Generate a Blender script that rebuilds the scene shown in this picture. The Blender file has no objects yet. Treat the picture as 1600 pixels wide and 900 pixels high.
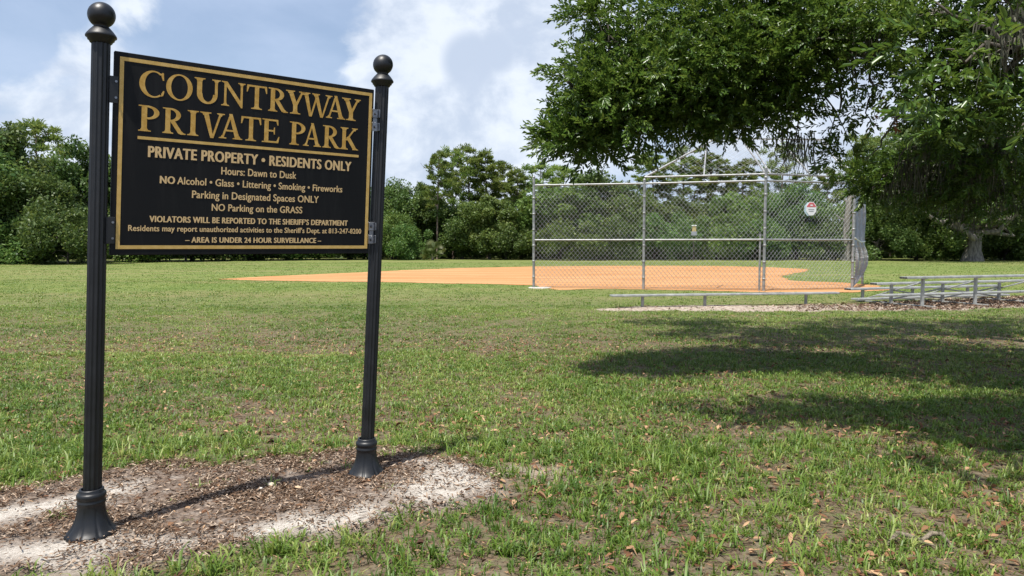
import bpy, math, random
import numpy as np
from mathutils import Vector, Matrix

# ------------------------------------------------------------------ camera, sky, sun, exposure
SC = bpy.context.scene
COL = SC.collection
FPX, CAM_H = 1120.0, 1.65
PITCH = math.atan(65 / FPX)
cam = bpy.data.objects.new('camera', bpy.data.cameras.new('camera'))
COL.objects.link(cam)
cam.location = (0, 0, CAM_H)
cam.rotation_euler = (math.radians(90) - PITCH, 0, 0)
cam.data.sensor_width = 36.0
cam.data.lens = 36.0 * FPX / 1600
cam.data.clip_start = 0.05
cam.data.clip_end = 5000
SC.camera = cam
SC.render.resolution_x, SC.render.resolution_y = 1024, 576

SUN_EL = math.radians(70)
SH = Vector((0.58, 0.815))            # horizontal direction in which shadows fall
SH.normalize()
COT = 1 / math.tan(SUN_EL)
sun = bpy.data.objects.new('sun', bpy.data.lights.new('sun', 'SUN'))
COL.objects.link(sun)
sun.data.energy = 4.9
sun.data.angle = math.radians(0.53)
sun.data.color = (1.0, 0.955, 0.88)
sdir = Vector((SH.x * math.cos(SUN_EL), SH.y * math.cos(SUN_EL), -math.sin(SUN_EL)))
sun.rotation_euler = sdir.to_track_quat('-Z', 'Y').to_euler()
sun.location = (-6, -8, 30)

SC.view_settings.view_transform = 'Standard'
SC.view_settings.look = 'None'
SC.view_settings.gamma = 1
SC.view_settings.use_curve_mapping = False
SC.view_settings.exposure = 0.46
SC.cycles.max_bounces = 6
SC.cycles.transparent_max_bounces = 8
SC.cycles.use_denoising = True


def ray(px, py):
    cp, sp = math.cos(PITCH), math.sin(PITCH)
    u, v = (px - 800) / FPX, (450 - py) / FPX
    return Vector((u, cp + v * sp, -sp + v * cp))


def ground(px, py):
    d = ray(px, py)
    t = CAM_H / -d.z
    return Vector((d.x * t, d.y * t, 0))


def at(px, py, Y):
    d = ray(px, py)
    t = Y / d.y
    return Vector((d.x * t, Y, CAM_H + d.z * t))


def inner(d, v):
    return d.x * v.x + d.y * v.y + d.z * v.z


class NT:
    """small helper around a node tree"""
    def __init__(s, tree):
        s.t = tree
        s.n, s.l = tree.nodes, tree.links

    def node(s, typ, **kw):
        nd = s.n.new(typ)
        for k, v in kw.items():
            setattr(nd, k, v)
        return nd

    def link(s, a, b):
        s.l.new(a, b)

    def put(s, sock, v):
        if hasattr(v, 'is_output'):
            s.l.new(v, sock)
        else:
            sock.default_value = v

    def math(s, op, a, b=0.0, c=None, clamp=False):
        nd = s.node('ShaderNodeMath', operation=op, use_clamp=clamp)
        s.put(nd.inputs[0], a)
        s.put(nd.inputs[1], b)
        if c is not None:
            s.put(nd.inputs[2], c)
        return nd.outputs[0]

    def vmath(s, op, a, b=None, out=0):
        nd = s.node('ShaderNodeVectorMath', operation=op)
        s.put(nd.inputs[0], a)
        if b is not None:
            s.put(nd.inputs[1], b)
        return nd.outputs[out]

    def noise(s, vec, scale, detail=4, rough=0.55, dist=0.0):
        nd = s.node('ShaderNodeTexNoise')
        if vec is not None:
            s.link(vec, nd.inputs['Vector'])
        nd.inputs['Scale'].default_value = scale
        nd.inputs['Detail'].default_value = detail
        nd.inputs['Roughness'].default_value = rough
        nd.inputs['Distortion'].default_value = dist
        return nd.outputs['Fac']

    def smooth(s, v, lo, hi, to0=0.0, to1=1.0):
        nd = s.node('ShaderNodeMapRange', interpolation_type='SMOOTHSTEP')
        s.put(nd.inputs['Value'], v)
        nd.inputs['From Min'].default_value = lo
        nd.inputs['From Max'].default_value = hi
        nd.inputs['To Min'].default_value = to0
        nd.inputs['To Max'].default_value = to1
        return nd.outputs['Result']

    def mix(s, fac, a, b, blend='MIX'):
        nd = s.node('ShaderNodeMix', data_type='RGBA', blend_type=blend)
        s.put(nd.inputs[0], fac)
        for sock, v in ((nd.inputs[6], a), (nd.inputs[7], b)):
            if isinstance(v, (tuple, list)):
                v = (v[0], v[1], v[2], 1)
            s.put(sock, v)
        return nd.outputs[2]


# --- world: Nishita sky with a cumulus deck
world = bpy.data.worlds.new('World')
SC.world = world
world.use_nodes = True
w = NT(world.node_tree)
w.n.clear()
sky = w.node('ShaderNodeTexSky', sky_type='NISHITA')
sky.sun_disc = False
sky.sun_elevation = SUN_EL
sky.sun_rotation = math.atan2(-SH.x, -SH.y) % (2 * math.pi)
sky.air_density = 1.0
sky.dust_density = 2.0
sky.ozone_density = 1.2
tc = w.node('ShaderNodeTexCoord')
dv = w.vmath('NORMALIZE', tc.outputs['Generated'])
sep = w.node('ShaderNodeSeparateXYZ')
w.link(dv, sep.inputs[0])
zz = w.math('ADD', w.math('MAXIMUM', sep.outputs[2], 0.0), 0.22)
comb = w.node('ShaderNodeCombineXYZ')
w.link(w.math('DIVIDE', sep.outputs[0], zz), comb.inputs[0])
w.link(w.math('DIVIDE', sep.outputs[1], zz), comb.inputs[1])
flat = comb.outputs[0]
comb2 = w.node('ShaderNodeCombineXYZ')          # direction, stretched in height: cumulus banks
w.link(sep.outputs[0], comb2.inputs[0])
w.link(sep.outputs[1], comb2.inputs[1])
w.link(w.math('MULTIPLY', sep.outputs[2], 1.35), comb2.inputs[2])
nz_big = w.noise(w.vmath('ADD', comb2.outputs[0], (3.1, 0.4, 1.7)), 4.2, 9, 0.56, 0.25)
nz_thin = w.noise(w.vmath('ADD', flat, (1.3, 5.2, 0.0)), 1.5, 7, 0.55, 0.3)
nz_fine = w.noise(w.vmath('ADD', comb2.outputs[0], (0.3, 7.4, 2.2)), 9.0, 8, 0.6, 0.2)


def lobe(px, py, r0, r1):
    d = ray(px, py).normalized()
    dot = w.vmath('DOT_PRODUCT', dv, tuple(d), out=1)
    return w.smooth(dot, math.cos(math.radians(r0)), math.cos(math.radians(r1)))


l1 = lobe(730, 150, 14, 3)
l2 = lobe(640, 60, 9, 1)
l3 = lobe(850, 120, 13, 3)
l4 = lobe(110, 190, 7, 1)
l6 = lobe(1330, 180, 16, 4)
bank = w.math('MAXIMUM', w.math('MAXIMUM', l1, l3), w.math('MAXIMUM', w.math('MULTIPLY', l2, 0.7), w.math('MAXIMUM', w.math('MULTIPLY', l4, 0.75), l6)))
cum = w.smooth(w.math('ADD', w.math('MULTIPLY', bank, 0.36), nz_big), 0.60, 0.70)
low = w.smooth(sep.outputs[2], 0.34, 0.0)         # the sky pales towards the horizon
veil = w.smooth(nz_thin, 0.34, 0.70, 0.25, 0.8)
veil = w.math('MAXIMUM', veil, w.math('MULTIPLY', low, 0.85))
skycol = w.vmath('SCALE', sky.outputs[0])
skycol.node.inputs['Scale'].default_value = 0.115
base = w.mix(veil, skycol, (0.44, 0.53, 0.70))
lit = w.smooth(nz_fine, 0.36, 0.62)
d_shadow = w.math('MAXIMUM', lobe(735, 96, 2.6, 1.4), lobe(775, 82, 2.0, .9))
lit = w.math('MULTIPLY', lit, w.math('SUBTRACT', 1.0, w.math('MULTIPLY', d_shadow, w.smooth(nz_fine, 0.30, 0.46))))
ccol = w.mix(lit, (0.45, 0.52, 0.64), (0.68, 0.73, 0.80))
final = w.mix(w.math('MULTIPLY', cum, 0.9), base, ccol)
bg = w.node('ShaderNodeBackground')
w.link(final, bg.inputs['Color'])
bg.inputs['Strength'].default_value = 1.0
# the sky texture itself enters at 0.115 (above); clouds are added at their own radiance
out = w.node('ShaderNodeOutputWorld')
w.link(bg.outputs[0], out.inputs[0])


# ------------------------------------------------------------------ helpers
def mesh_np(name, V, faces, mats=None, smooth=False, attrs=None):
    """V (n,3); faces: list of int arrays, each (m,k) with one k"""
    me = bpy.data.meshes.new(name)
    V = np.asarray(V, dtype=np.float32).reshape(-1, 3)
    faces = [np.asarray(f, dtype=np.int32) for f in faces if len(f)]
    me.vertices.add(len(V))
    me.vertices.foreach_set('co', V.ravel())
    nl = sum(f.size for f in faces)
    nf = sum(len(f) for f in faces)
    me.loops.add(nl)
    me.polygons.add(nf)
    me.loops.foreach_set('vertex_index', np.concatenate([f.ravel() for f in faces]))
    starts, o = [], 0
    for f in faces:
        starts.append(o + np.arange(len(f)) * f.shape[1])
        o += f.size
    me.polygons.foreach_set('loop_start', np.concatenate(starts).astype(np.int32))
    me.update(calc_edges=True)
    if smooth:
        me.polygons.foreach_set('use_smooth', np.ones(nf, dtype=bool))
    for k, a in (attrs or {}).items():
        a = np.asarray(a, dtype=np.float32)
        at_ = me.attributes.new(k, 'FLOAT' if a.ndim == 1 else 'FLOAT_VECTOR', 'POINT')
        at_.data.foreach_set('value' if a.ndim == 1 else 'vector', a.ravel())
    if mats is not None:
        me.materials.append(mats)
    return me


class MB:
    """collects shapes, then builds ONE mesh object"""
    def __init__(s):
        s.V, s.F, s.S = [], [], []
        s.n = 0

    def add(s, verts, faces, smooth=False):
        s.V.extend([tuple(v) for v in verts])
        for f in faces:
            s.F.append([i + s.n for i in f])
            s.S.append(smooth)
        s.n += len(verts)

    def tube(s, pts, radii, n=10, caps=True, smooth=True):
        pts = [Vector(p) for p in pts]
        if not isinstance(radii, (list, tuple)):
            radii = [radii] * len(pts)
        vs, fs = [], []
        ref = None
        for i, p in enumerate(pts):
            a = pts[max(i - 1, 0)]
            b = pts[min(i + 1, len(pts) - 1)]
            t = (b - a).normalized()
            if ref is None:
                ref = Vector((0, 0, 1)) if abs(t.z) < 0.9 else Vector((1, 0, 0))
            x = t.cross(ref).normalized()
            y = t.cross(x).normalized()
            ref = -x.cross(t).normalized() if False else ref
            for k in range(n):
                an = 2 * math.pi * k / n
                vs.append(p + (x * math.cos(an) + y * math.sin(an)) * radii[i])
        for i in range(len(pts) - 1):
            for k in range(n):
                k2 = (k + 1) % n
                fs.append((i * n + k, i * n + k2, (i + 1) * n + k2, (i + 1) * n + k))
        s.add(vs, fs, smooth)
        if caps:
            s.add(vs[:n], [tuple(range(n))])
            s.add(vs[-n:], [tuple(range(n - 1, -1, -1))])

    def box(s, cx, cy, cz, sx, sy, sz, M=None, bev=0.0):
        hx, hy, hz = sx / 2, sy / 2, sz / 2
        b = min(bev, hx * .9, hy * .9, hz * .9)
        if b <= 0:
            vs = [(x, y, z) for z in (-hz, hz) for x, y in ((-hx, -hy), (hx, -hy), (hx, hy), (-hx, hy))]
            fs = [(3, 2, 1, 0), (4, 5, 6, 7), (0, 1, 5, 4), (1, 2, 6, 5), (2, 3, 7, 6), (3, 0, 4, 7)]
        else:
            vs, fs = [], []
            prof = [(-hz, b), (-hz + b, 0), (hz - b, 0), (hz, b)]
            for z, ins in prof:
                x, y = hx - ins, hy - ins
                xi, yi = hx - b - ins * .0, hy - b
                if ins:
                    ring = [(-xi, -y + 0, z), (xi, -y, z), (x, -yi, z), (x, yi, z), (xi, y, z), (-xi, y, z), (-x, yi, z), (-x, -yi, z)]
                else:
                    ring = [(-xi, -hy, z), (xi, -hy, z), (hx, -yi, z), (hx, yi, z), (xi, hy, z), (-xi, hy, z), (-hx, yi, z), (-hx, -yi, z)]
                vs += ring
            for r in range(3):
                for k in range(8):
                    k2 = (k + 1) % 8
                    fs.append((r * 8 + k, r * 8 + k2, r * 8 + 8 + k2, r * 8 + 8 + k))
            fs.append(tuple(range(7, -1, -1)))
            fs.append(tuple(range(24, 32)))
        vs = [Vector(v) + Vector((cx, cy, cz)) for v in vs]
        if M is not None:
            vs = [M @ v for v in vs]
        s.add(vs, fs)

    def lathe(s, prof, cx=0, cy=0, n=32, mod=None, smooth=True):
        vs, fs = [], []
        for i, (r, z) in enumerate(prof):
            for k in range(n):
                a = 2 * math.pi * k / n
                rr = r * (mod(a, z) if mod else 1)
                vs.append((cx + rr * math.cos(a), cy + rr * math.sin(a), z))
        for i in range(len(prof) - 1):
            for k in range(n):
                k2 = (k + 1) % n
                fs.append((i * n + k, i * n + k2, (i + 1) * n + k2, (i + 1) * n + k))
        s.add(vs, fs, smooth)

    def build(s, name, mat, parent=None, f=None):
        vs = [f(Vector(v)) for v in s.V] if f else s.V
        me = bpy.data.meshes.new(name)
        me.from_pydata([tuple(v) for v in vs], [], s.F)
        me.polygons.foreach_set('use_smooth', np.array(s.S, dtype=bool))
        if mat:
            me.materials.append(mat)
        me.update()
        return link(name, me, parent)


def link(name, me, parent=None):
    o = bpy.data.objects.new(name, me)
    COL.objects.link(o)
    if parent is not None:
        o.parent = parent
    return o


def tag(o, label=None, cat=None, group=None, kind=None):
    if label: o['label'] = label
    if cat: o['category'] = cat
    if group: o['group'] = group
    if kind: o['kind'] = kind
    return o


def thing(name, loc, label, cat, group=None, rz=0.0):
    o = bpy.data.objects.new(name, None)
    o.empty_display_size = 0.3
    COL.objects.link(o)
    o.location = loc
    o.rotation_euler = (0, 0, rz)
    return tag(o, label, cat, group)


def kids(o):
    return [c for c in COL.objects if c.parent == o]


def wires(P0, P1, r, n=3):
    """many straight wires as thin prisms"""
    P0, P1 = np.asarray(P0, float), np.asarray(P1, float)
    t = P1 - P0
    t /= np.linalg.norm(t, axis=1)[:, None]
    ref = np.where(np.abs(t[:, 2:3]) < 0.95, np.array([[0, 0, 1.0]]), np.array([[1.0, 0, 0]]))
    x = np.cross(t, ref)
    x /= np.linalg.norm(x, axis=1)[:, None]
    y = np.cross(t, x)
    V, F = [], []
    N = len(P0)
    ring = []
    for k in range(n):
        a = 2 * math.pi * k / n
        ring.append((x * math.cos(a) + y * math.sin(a)) * r)
    V = np.stack([P0 + q for q in ring] + [P1 + q for q in ring], axis=1)  # N,2n,3
    base = (np.arange(N) * 2 * n)[:, None]
    F = []
    for k in range(n):
        k2 = (k + 1) % n
        F.append(base + np.array([[k, k2, n + k2, n + k]]))
    return V.reshape(-1, 3), [np.concatenate(F)]


def vnoise(x, y, seed=0):
    """smooth value noise, 0..1"""
    xi, yi = np.floor(x).astype(np.int64), np.floor(y).astype(np.int64)
    fx, fy = x - xi, y - yi
    fx, fy = fx * fx * (3 - 2 * fx), fy * fy * (3 - 2 * fy)

    def h(a, b):
        n = (a * 374761393 + b * 668265263 + seed * 1442695041) & 0x7fffffff
        n = ((n ^ (n >> 13)) * 1274126177) & 0x7fffffff
        return ((n ^ (n >> 16)) & 0xffff) / 65535.0
    return (h(xi, yi) * (1 - fx) + h(xi + 1, yi) * fx) * (1 - fy) + (h(xi, yi + 1) * (1 - fx) + h(xi + 1, yi + 1) * fx) * fy


def fbm(x, y, seed=0, o=4):
    s, a, t = 0, 1.0, 0
    for i in range(o):
        s = s + a * vnoise(x * 2 ** i, y * 2 ** i, seed + i * 17)
        t += a
        a *= 0.5
    return s / t


def vnoise3(p, seed=0):
    q = np.floor(p[:, 2]).astype(int)
    fz = p[:, 2] - q
    fz = fz * fz * (3 - 2 * fz)
    out = np.zeros(len(p))
    for dz in (0, 1):
        zz = q + dz
        wt = fz if dz else 1 - fz
        out += wt * vnoise(p[:, 0] + zz * 37.17, p[:, 1] + zz * 11.63, seed)
    return out


def inside(x, y, poly):
    r = np.zeros(x.shape, bool)
    n = len(poly)
    for i in range(n):
        x1, y1 = poly[i][0], poly[i][1]
        x2, y2 = poly[(i + 1) % n][0], poly[(i + 1) % n][1]
        c = ((y1 > y) != (y2 > y)) & (x < (x2 - x1) * (y - y1) / (y2 - y1 + 1e-12) + x1)
        r ^= c
    return r


def sdist(x, y, poly):
    """signed distance, positive inside"""
    d = np.full(x.shape, 1e9)
    n = len(poly)
    for i in range(n):
        ax, ay = poly[i][0], poly[i][1]
        bx, by = poly[(i + 1) % n][0], poly[(i + 1) % n][1]
        ex, ey = bx - ax, by - ay
        t = np.clip(((x - ax) * ex + (y - ay) * ey) / (ex * ex + ey * ey + 1e-12), 0, 1)
        d = np.minimum(d, np.hypot(x - ax - t * ex, y - ay - t * ey))
    return np.where(inside(x, y, poly), d, -d)


# ------------------------------------------------------------------ materials
def material(name):
    m = bpy.data.materials.new(name)
    m.use_nodes = True
    nt = NT(m.node_tree)
    b = m.node_tree.nodes['Principled BSDF']
    return m, nt, b


def bump(nt, b, h, strength=0.3, dist=0.01):
    n = nt.node('ShaderNodeBump')
    n.inputs['Strength'].default_value = strength
    n.inputs['Distance'].default_value = dist
    nt.link(h, n.inputs['Height'])
    nt.link(n.outputs[0], b.inputs['Normal'])


def objco(nt):
    return nt.node('ShaderNodeTexCoord').outputs['Object']


def mat_metal(name, c0, c1, rough, metallic, scale=12, rust=None, spec=0.5):
    m, nt, b = material(name)
    co = objco(nt)
    n = nt.noise(co, scale, 6, 0.6)
    col = nt.mix(nt.smooth(n, 0.3, 0.7), c0, c1)
    if rust:
        r = nt.smooth(nt.noise(nt.vmath('ADD', co, (7.7, 2.1, 4.4)), scale * 0.5, 8, 0.7), rust[0], rust[0] + 0.1)
        col = nt.mix(r, col, rust[1])
    nt.link(col, b.inputs['Base Color'])
    b.inputs['Metallic'].default_value = metallic
    nt.link(nt.smooth(n, 0.2, 0.8, rough - 0.08, rough + 0.1), b.inputs['Roughness'])
    b.inputs['Specular IOR Level'].default_value = spec
    bump(nt, b, nt.noise(co, scale * 9, 4), 0.12, 0.002)
    return m


M_BLACK = mat_metal('black_powder_coat', (0.0055, 0.006, 0.0072), (0.010, 0.0108, 0.0128), 0.43, 0.0, 9)
M_PANEL = mat_metal('black_sign_face', (0.0032, 0.0034, 0.004), (0.0055, 0.0058, 0.0066), 0.58, 0.0, 3.0, None, 0.22)
nt = NT(M_PANEL.node_tree)
pb_ = M_PANEL.node_tree.nodes['Principled BSDF']
mp = nt.node('ShaderNodeMapping')
mp.inputs['Scale'].default_value = (9, 9, 0.9)
nt.link(objco(nt), mp.inputs[0])
src = pb_.inputs['Base Color'].links[0].from_socket
nt.link(nt.mix(nt.smooth(nt.noise(mp.outputs[0], 1.6, 8, 0.7), 0.46, 0.78, 0, 0.55), src, (0.020, 0.020, 0.019)), pb_.inputs['Base Color'])
M_STEEL = mat_metal('stainless_clamp', (0.16, 0.16, 0.17), (0.34, 0.34, 0.35), 0.32, 1.0, 30)
M_GALV = mat_metal('galvanised_pipe', (0.22, 0.225, 0.225), (0.38, 0.385, 0.385), 0.48, 0.45, 7, (0.68, (0.22, 0.13, 0.08)))
M_WIRE = mat_metal('galvanised_wire', (0.29, 0.30, 0.305), (0.42, 0.43, 0.44), 0.5, 0.4, 3)
M_ALU = mat_metal('aluminium_plank', (0.30, 0.31, 0.30), (0.47, 0.48, 0.46), 0.5, 0.35, 5)
M_HOLLOWDARK = mat_metal('hollow_end_dark', (0.02, 0.02, 0.022), (0.04, 0.04, 0.04), 0.5, 0.0, 8)  # dark colour stands in for the shade inside hollow plank ends
M_CONC = mat_metal('concrete', (0.36, 0.34, 0.30), (0.5, 0.48, 0.43), 0.9, 0.0, 14)


def mat_gold(name, a, b_):
    m, nt, b = material(name)
    co = objco(nt)
    n = nt.noise(co, 26, 6, 0.65)
    nt.link(nt.mix(nt.smooth(n, 0.35, 0.7), a, b_), b.inputs['Base Color'])
    b.inputs['Roughness'].default_value = 0.55
    b.inputs['Specular IOR Level'].default_value = 0.3
    return m


M_GOLD = mat_gold('gold_leaf_paint', (0.50, 0.285, 0.055), (0.66, 0.42, 0.12))
M_GOLD2 = mat_gold('pale_gold_paint', (0.66, 0.46, 0.22), (0.74, 0.52, 0.26))
M_GOLDB = mat_gold('gold_border_paint', (0.56, 0.36, 0.10), (0.66, 0.44, 0.15))


def mat_leaf(name, lo, mid, hi, transl=0.3, rough=0.45, spec=0.4, tcol=1.25):
    m, nt, b = material(name)
    a = nt.node('ShaderNodeAttribute', attribute_name='v').outputs['Fac']
    r = nt.node('ShaderNodeValToRGB')
    nt.link(a, r.inputs[0])
    e = r.color_ramp.elements
    e[0].position, e[0].color = 0.0, (*lo, 1)
    e[1].position, e[1].color = 1.0, (*hi, 1)
    k = e.new(0.55)
    k.color = (*mid, 1)
    oi = nt.node('ShaderNodeObjectInfo').outputs['Random']
    hs = nt.node('ShaderNodeHueSaturation')
    nt.link(r.outputs[0], hs.inputs['Color'])
    nt.link(nt.smooth(oi, 0, 1, 0.485, 0.51), hs.inputs['Hue'])
    nt.link(nt.smooth(oi, 0, 1, 0.8, 1.2), hs.inputs['Value'])
    nt.link(hs.outputs[0], b.inputs['Base Color'])
    b.inputs['Roughness'].default_value = rough
    b.inputs['Specular IOR Level'].default_value = spec
    t = nt.node('ShaderNodeBsdfTranslucent')
    hs2 = nt.node('ShaderNodeHueSaturation')
    nt.link(hs.outputs[0], hs2.inputs['Color'])
    hs2.inputs['Hue'].default_value = 0.48
    hs2.inputs['Value'].default_value = tcol
    nt.link(hs2.outputs[0], t.inputs['Color'])
    mx = nt.node('ShaderNodeMixShader')
    mx.inputs[0].default_value = transl
    nt.link(b.outputs[0], mx.inputs[1])
    nt.link(t.outputs[0], mx.inputs[2])
    nt.link(mx.outputs[0], nt.n['Material Output'].inputs[0])
    return m


M_OAKLEAF = mat_leaf('oak_leaf', (0.036, 0.080, 0.012), (0.078, 0.146, 0.022), (0.145, 0.205, 0.038), 0.34, 0.34, 0.5)
M_BROAD = mat_leaf('broadleaf', (0.034, 0.076, 0.016), (0.086, 0.155, 0.034), (0.18, 0.245, 0.065), 0.34, 0.5, 0.35)
M_BROAD2 = mat_leaf('broadleaf_light', (0.055, 0.108, 0.02), (0.115, 0.190, 0.038), (0.21, 0.27, 0.07), 0.36, 0.5, 0.35)
M_PINE = mat_leaf('pine_needles', (0.072, 0.135, 0.026), (0.150, 0.225, 0.048), (0.25, 0.31, 0.08), 0.42, 0.5, 0.3)
M_PALM = mat_leaf('palmetto_leaf', (0.04, 0.075, 0.016), (0.085, 0.13, 0.035), (0.17, 0.20, 0.07), 0.2, 0.45, 0.4)
M_GRASS = mat_leaf('grass_blade', (0.054, 0.110, 0.014), (0.142, 0.222, 0.032), (0.30, 0.335, 0.095), 0.35, 0.45, 0.4)
M_DRY = mat_leaf('dry_litter', (0.06, 0.028, 0.014), (0.21, 0.105, 0.05), (0.46, 0.30, 0.165), 0.05, 0.7, 0.2)
M_CHIP = mat_leaf('mulch_chip', (0.05, 0.029, 0.019), (0.145, 0.086, 0.056), (0.40, 0.31, 0.24), 0.0, 0.85, 0.15)
M_MOSS = mat_leaf('spanish_moss', (0.06, 0.062, 0.045), (0.11, 0.112, 0.085), (0.17, 0.17, 0.13), 0.15, 0.8, 0.1)


def mat_bark(name, a, b_, scale=6):
    m, nt, b = material(name)
    co = objco(nt)
    mp = nt.node('ShaderNodeMapping')
    mp.inputs['Scale'].default_value = (1, 1, 0.22)
    nt.link(co, mp.inputs[0])
    n = nt.noise(mp.outputs[0], scale, 8, 0.7)
    nt.link(nt.mix(nt.smooth(n, 0.36, 0.64), a, b_), b.inputs['Base Color'])
    b.inputs['Roughness'].default_value = 0.9
    bump(nt, b, n, 0.8, 0.05)
    return m


M_BARK = mat_bark('oak_bark', (0.045, 0.038, 0.031), (0.12, 0.105, 0.088))
M_PBARK = mat_bark('pine_bark', (0.12, 0.085, 0.065), (0.27, 0.21, 0.17), 4)
M_GREYBARK = mat_bark('grey_bark', (0.10, 0.092, 0.08), (0.27, 0.245, 0.21), 5)
M_STICK = mat_bark('dry_stick_bark', (0.09, 0.07, 0.05), (0.34, 0.28, 0.20), 38)


# ------------------------------------------------------------------ ground, infield
BED = [ground(*p) for p in ((-90, 785), (0, 768), (60, 758), (170, 738), (330, 724), (480, 716), (560, 703), (650, 710),
                            (742, 728), (782, 762), (744, 786), (640, 808), (590, 832), (470, 842), (330, 856),
                            (190, 884), (60, 890), (-80, 900))]
SANDS = [[ground(*p) for p in ((640, 750), (690, 728), (742, 732), (778, 762), (742, 784), (650, 806), (585, 828), (470, 838),
                               (330, 850), (340, 838), (470, 815), (600, 790))],
         [ground(*p) for p in ((-80, 850), (60, 842), (170, 838), (250, 842), (330, 850), (230, 868), (150, 884), (-60, 886))],
         [ground(*p) for p in ((-60, 806), (40, 796), (110, 778), (170, 768), (215, 772), (140, 794), (60, 806), (-60, 820))]]
STRIP = [ground(*p) for p in ((925, 484), (985, 478.5), (1120, 477), (1260, 477), (1350, 475), (1430, 471), (1520, 467), (1700, 459),
                              (1720, 475), (1600, 481), (1500, 485), (1400, 484.5), (1290, 487), (1180, 486), (1060, 486), (960, 486.5))]
PATCH = [ground(*p) for p in ((770, 735), (840, 720), (900, 728), (880, 748), (800, 752))]


def fields(x, y):
    """bare sand, mulch and thin-turf weights at ground points"""
    wob = (fbm(x * 3.1, y * 3.1, 5) - 0.5)
    bed = sdist(x, y, BED) + wob * 0.55
    bedw = np.clip(bed / 0.16 + 0.5, 0, 1)
    sand = np.zeros_like(x)
    for s_ in SANDS:
        d = sdist(x, y, s_) + (fbm(x * 4.3, y * 4.3, 9, 5) - 0.5) * 0.62
        sand = np.maximum(sand, np.clip(d / 0.24 + 0.55, 0, 1))
    sand *= bedw
    st = sdist(x, y, STRIP) + (fbm(x * 1.7, y * 1.7, 21) - 0.5) * 0.9
    stw = np.clip(st / 0.25 + 0.5, 0, 1)
    pt = np.clip((sdist(x, y, PATCH) + (fbm(x * 4, y * 4, 31) - .5) * 0.4) / 0.3 + 0.3, 0, 1)
    thin = .45 * fbm(x * 0.85 + 3.3, y * 0.85, 40) + .55 * fbm(x * 4.5, y * 4.5, 43)                 # patchy turf
    thin = np.clip((thin - 0.36) / 0.30, 0, 1)
    near = np.clip((8.0 - y) / 4.0, 0, 1) * np.clip((x + 3.5) / 2.0, 0, 1)
    thin = np.clip(thin * 0.85 + near * 0.28, 0, 1)
    shade = np.clip((x - 3.0) / 4.0, 0, 1) * np.clip((y - 8.5) / 2, 0, 1) * np.clip((16 - y) / 3, 0, 1)   # worn turf below the oak
    thin = np.clip(thin + shade * 0.45 * fbm(x * .7, y * 1.3, 77), 0, 1)
    dry = 0.7 * np.exp(-((y - 11.0 - 0.4 * np.sin(x * .7)) / 1.2) ** 2) * np.clip((2.5 - x) / 4, 0, 1) * np.clip((fbm(x * .55, y * 1.2, 52) - 0.36) / .2, 0, 1)
    return sand, bedw, np.maximum(stw, pt * 0.8), thin, dry


def lines(segs):
    o = [segs[0][0]]
    for a, b, st in segs:
        n = max(1, int(round((b - a) / st)))
        o += list(np.linspace(a, b, n + 1)[1:])
    return np.array(o)


gx = lines([(-2500, -400, 700), (-400, -60, 40), (-60, -16, 4), (-16, -6, .4), (-6, 9, .075), (9, 20, .25), (20, 60, 4), (60, 400, 40), (400, 2500, 700)])
gy = lines([(-300, -20, 70), (-20, 2.2, 2), (2.2, 9, .07), (9, 22, .16), (22, 60, 2), (60, 400, 20), (400, 4000, 600)])
GX, GY = np.meshgrid(gx, gy)
Xf, Yf = GX.ravel(), GY.ravel()
sand, bedw, stw, thin, dry = fields(Xf, Yf)
Zf = (fbm(Xf * 1.3, Yf * 1.3, 3) - 0.5) * 0.03 * ((np.abs(Xf) < 16) & (Yf > 2) & (Yf < 21))
Zf = Zf + bedw * 0.02
nx, ny = len(gx), len(gy)
I = (np.arange(ny - 1)[:, None] * nx + np.arange(nx - 1)[None, :]).ravel()
gF = np.stack([I, I + 1, I + 1 + nx, I + nx], axis=1)

m, nt, b = material('turf_soil')
co = objco(nt)
asand = nt.node('ShaderNodeAttribute', attribute_name='sand').outputs['Fac']
abed = nt.node('ShaderNodeAttribute', attribute_name='bed').outputs['Fac']
astr = nt.node('ShaderNodeAttribute', attribute_name='strip').outputs['Fac']
athin = nt.node('ShaderNodeAttribute', attribute_name='thin').outputs['Fac']
n1 = nt.noise(co, 42, 7, 0.75)
n2 = nt.noise(co, 9, 7, 0.68)
n3 = nt.noise(co, 0.35, 6, 0.6)
n4 = nt.noise(co, 170, 3, 0.6)
soil = nt.mix(nt.smooth(n1, 0.35, 0.65), (0.035, 0.024, 0.015), (0.19, 0.14, 0.088))
soil = nt.mix(nt.smooth(n2, 0.42, 0.66), soil, (0.20, 0.165, 0.115))
green = nt.mix(nt.smooth(n1, 0.35, 0.62), (0.040, 0.062, 0.012), (0.105, 0.140, 0.032))
sepg = nt.node('ShaderNodeSeparateXYZ')
nt.link(co, sepg.inputs[0])
far = nt.smooth(sepg.outputs[1], 9, 30)
farg = nt.mix(nt.smooth(n3, 0.3, 0.68), (0.100, 0.158, 0.030), (0.180, 0.215, 0.062))
farg = nt.mix(nt.smooth(nt.noise(co, 3.1, 6, 0.65), 0.4, 0.68), farg, (0.080, 0.130, 0.022))
mp = nt.node('ShaderNodeMapping')                       # mowing and wear run across the field in long streaks
mp.inputs['Scale'].default_value = (0.05, 0.28, 1)
nt.link(co, mp.inputs[0])
farg = nt.mix(nt.smooth(nt.noise(mp.outputs[0], 1.0, 5, 0.6), 0.42, 0.64, 0.15, 0.75), farg, (0.195, 0.180, 0.075))
tuft = nt.math('SUBTRACT', nt.smooth(n2, 0.3, 0.62), athin, clamp=True)
near_c = nt.mix(nt.math('MULTIPLY', tuft, 0.8), soil, green)
gcol = nt.mix(far, near_c, farg)
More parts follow.
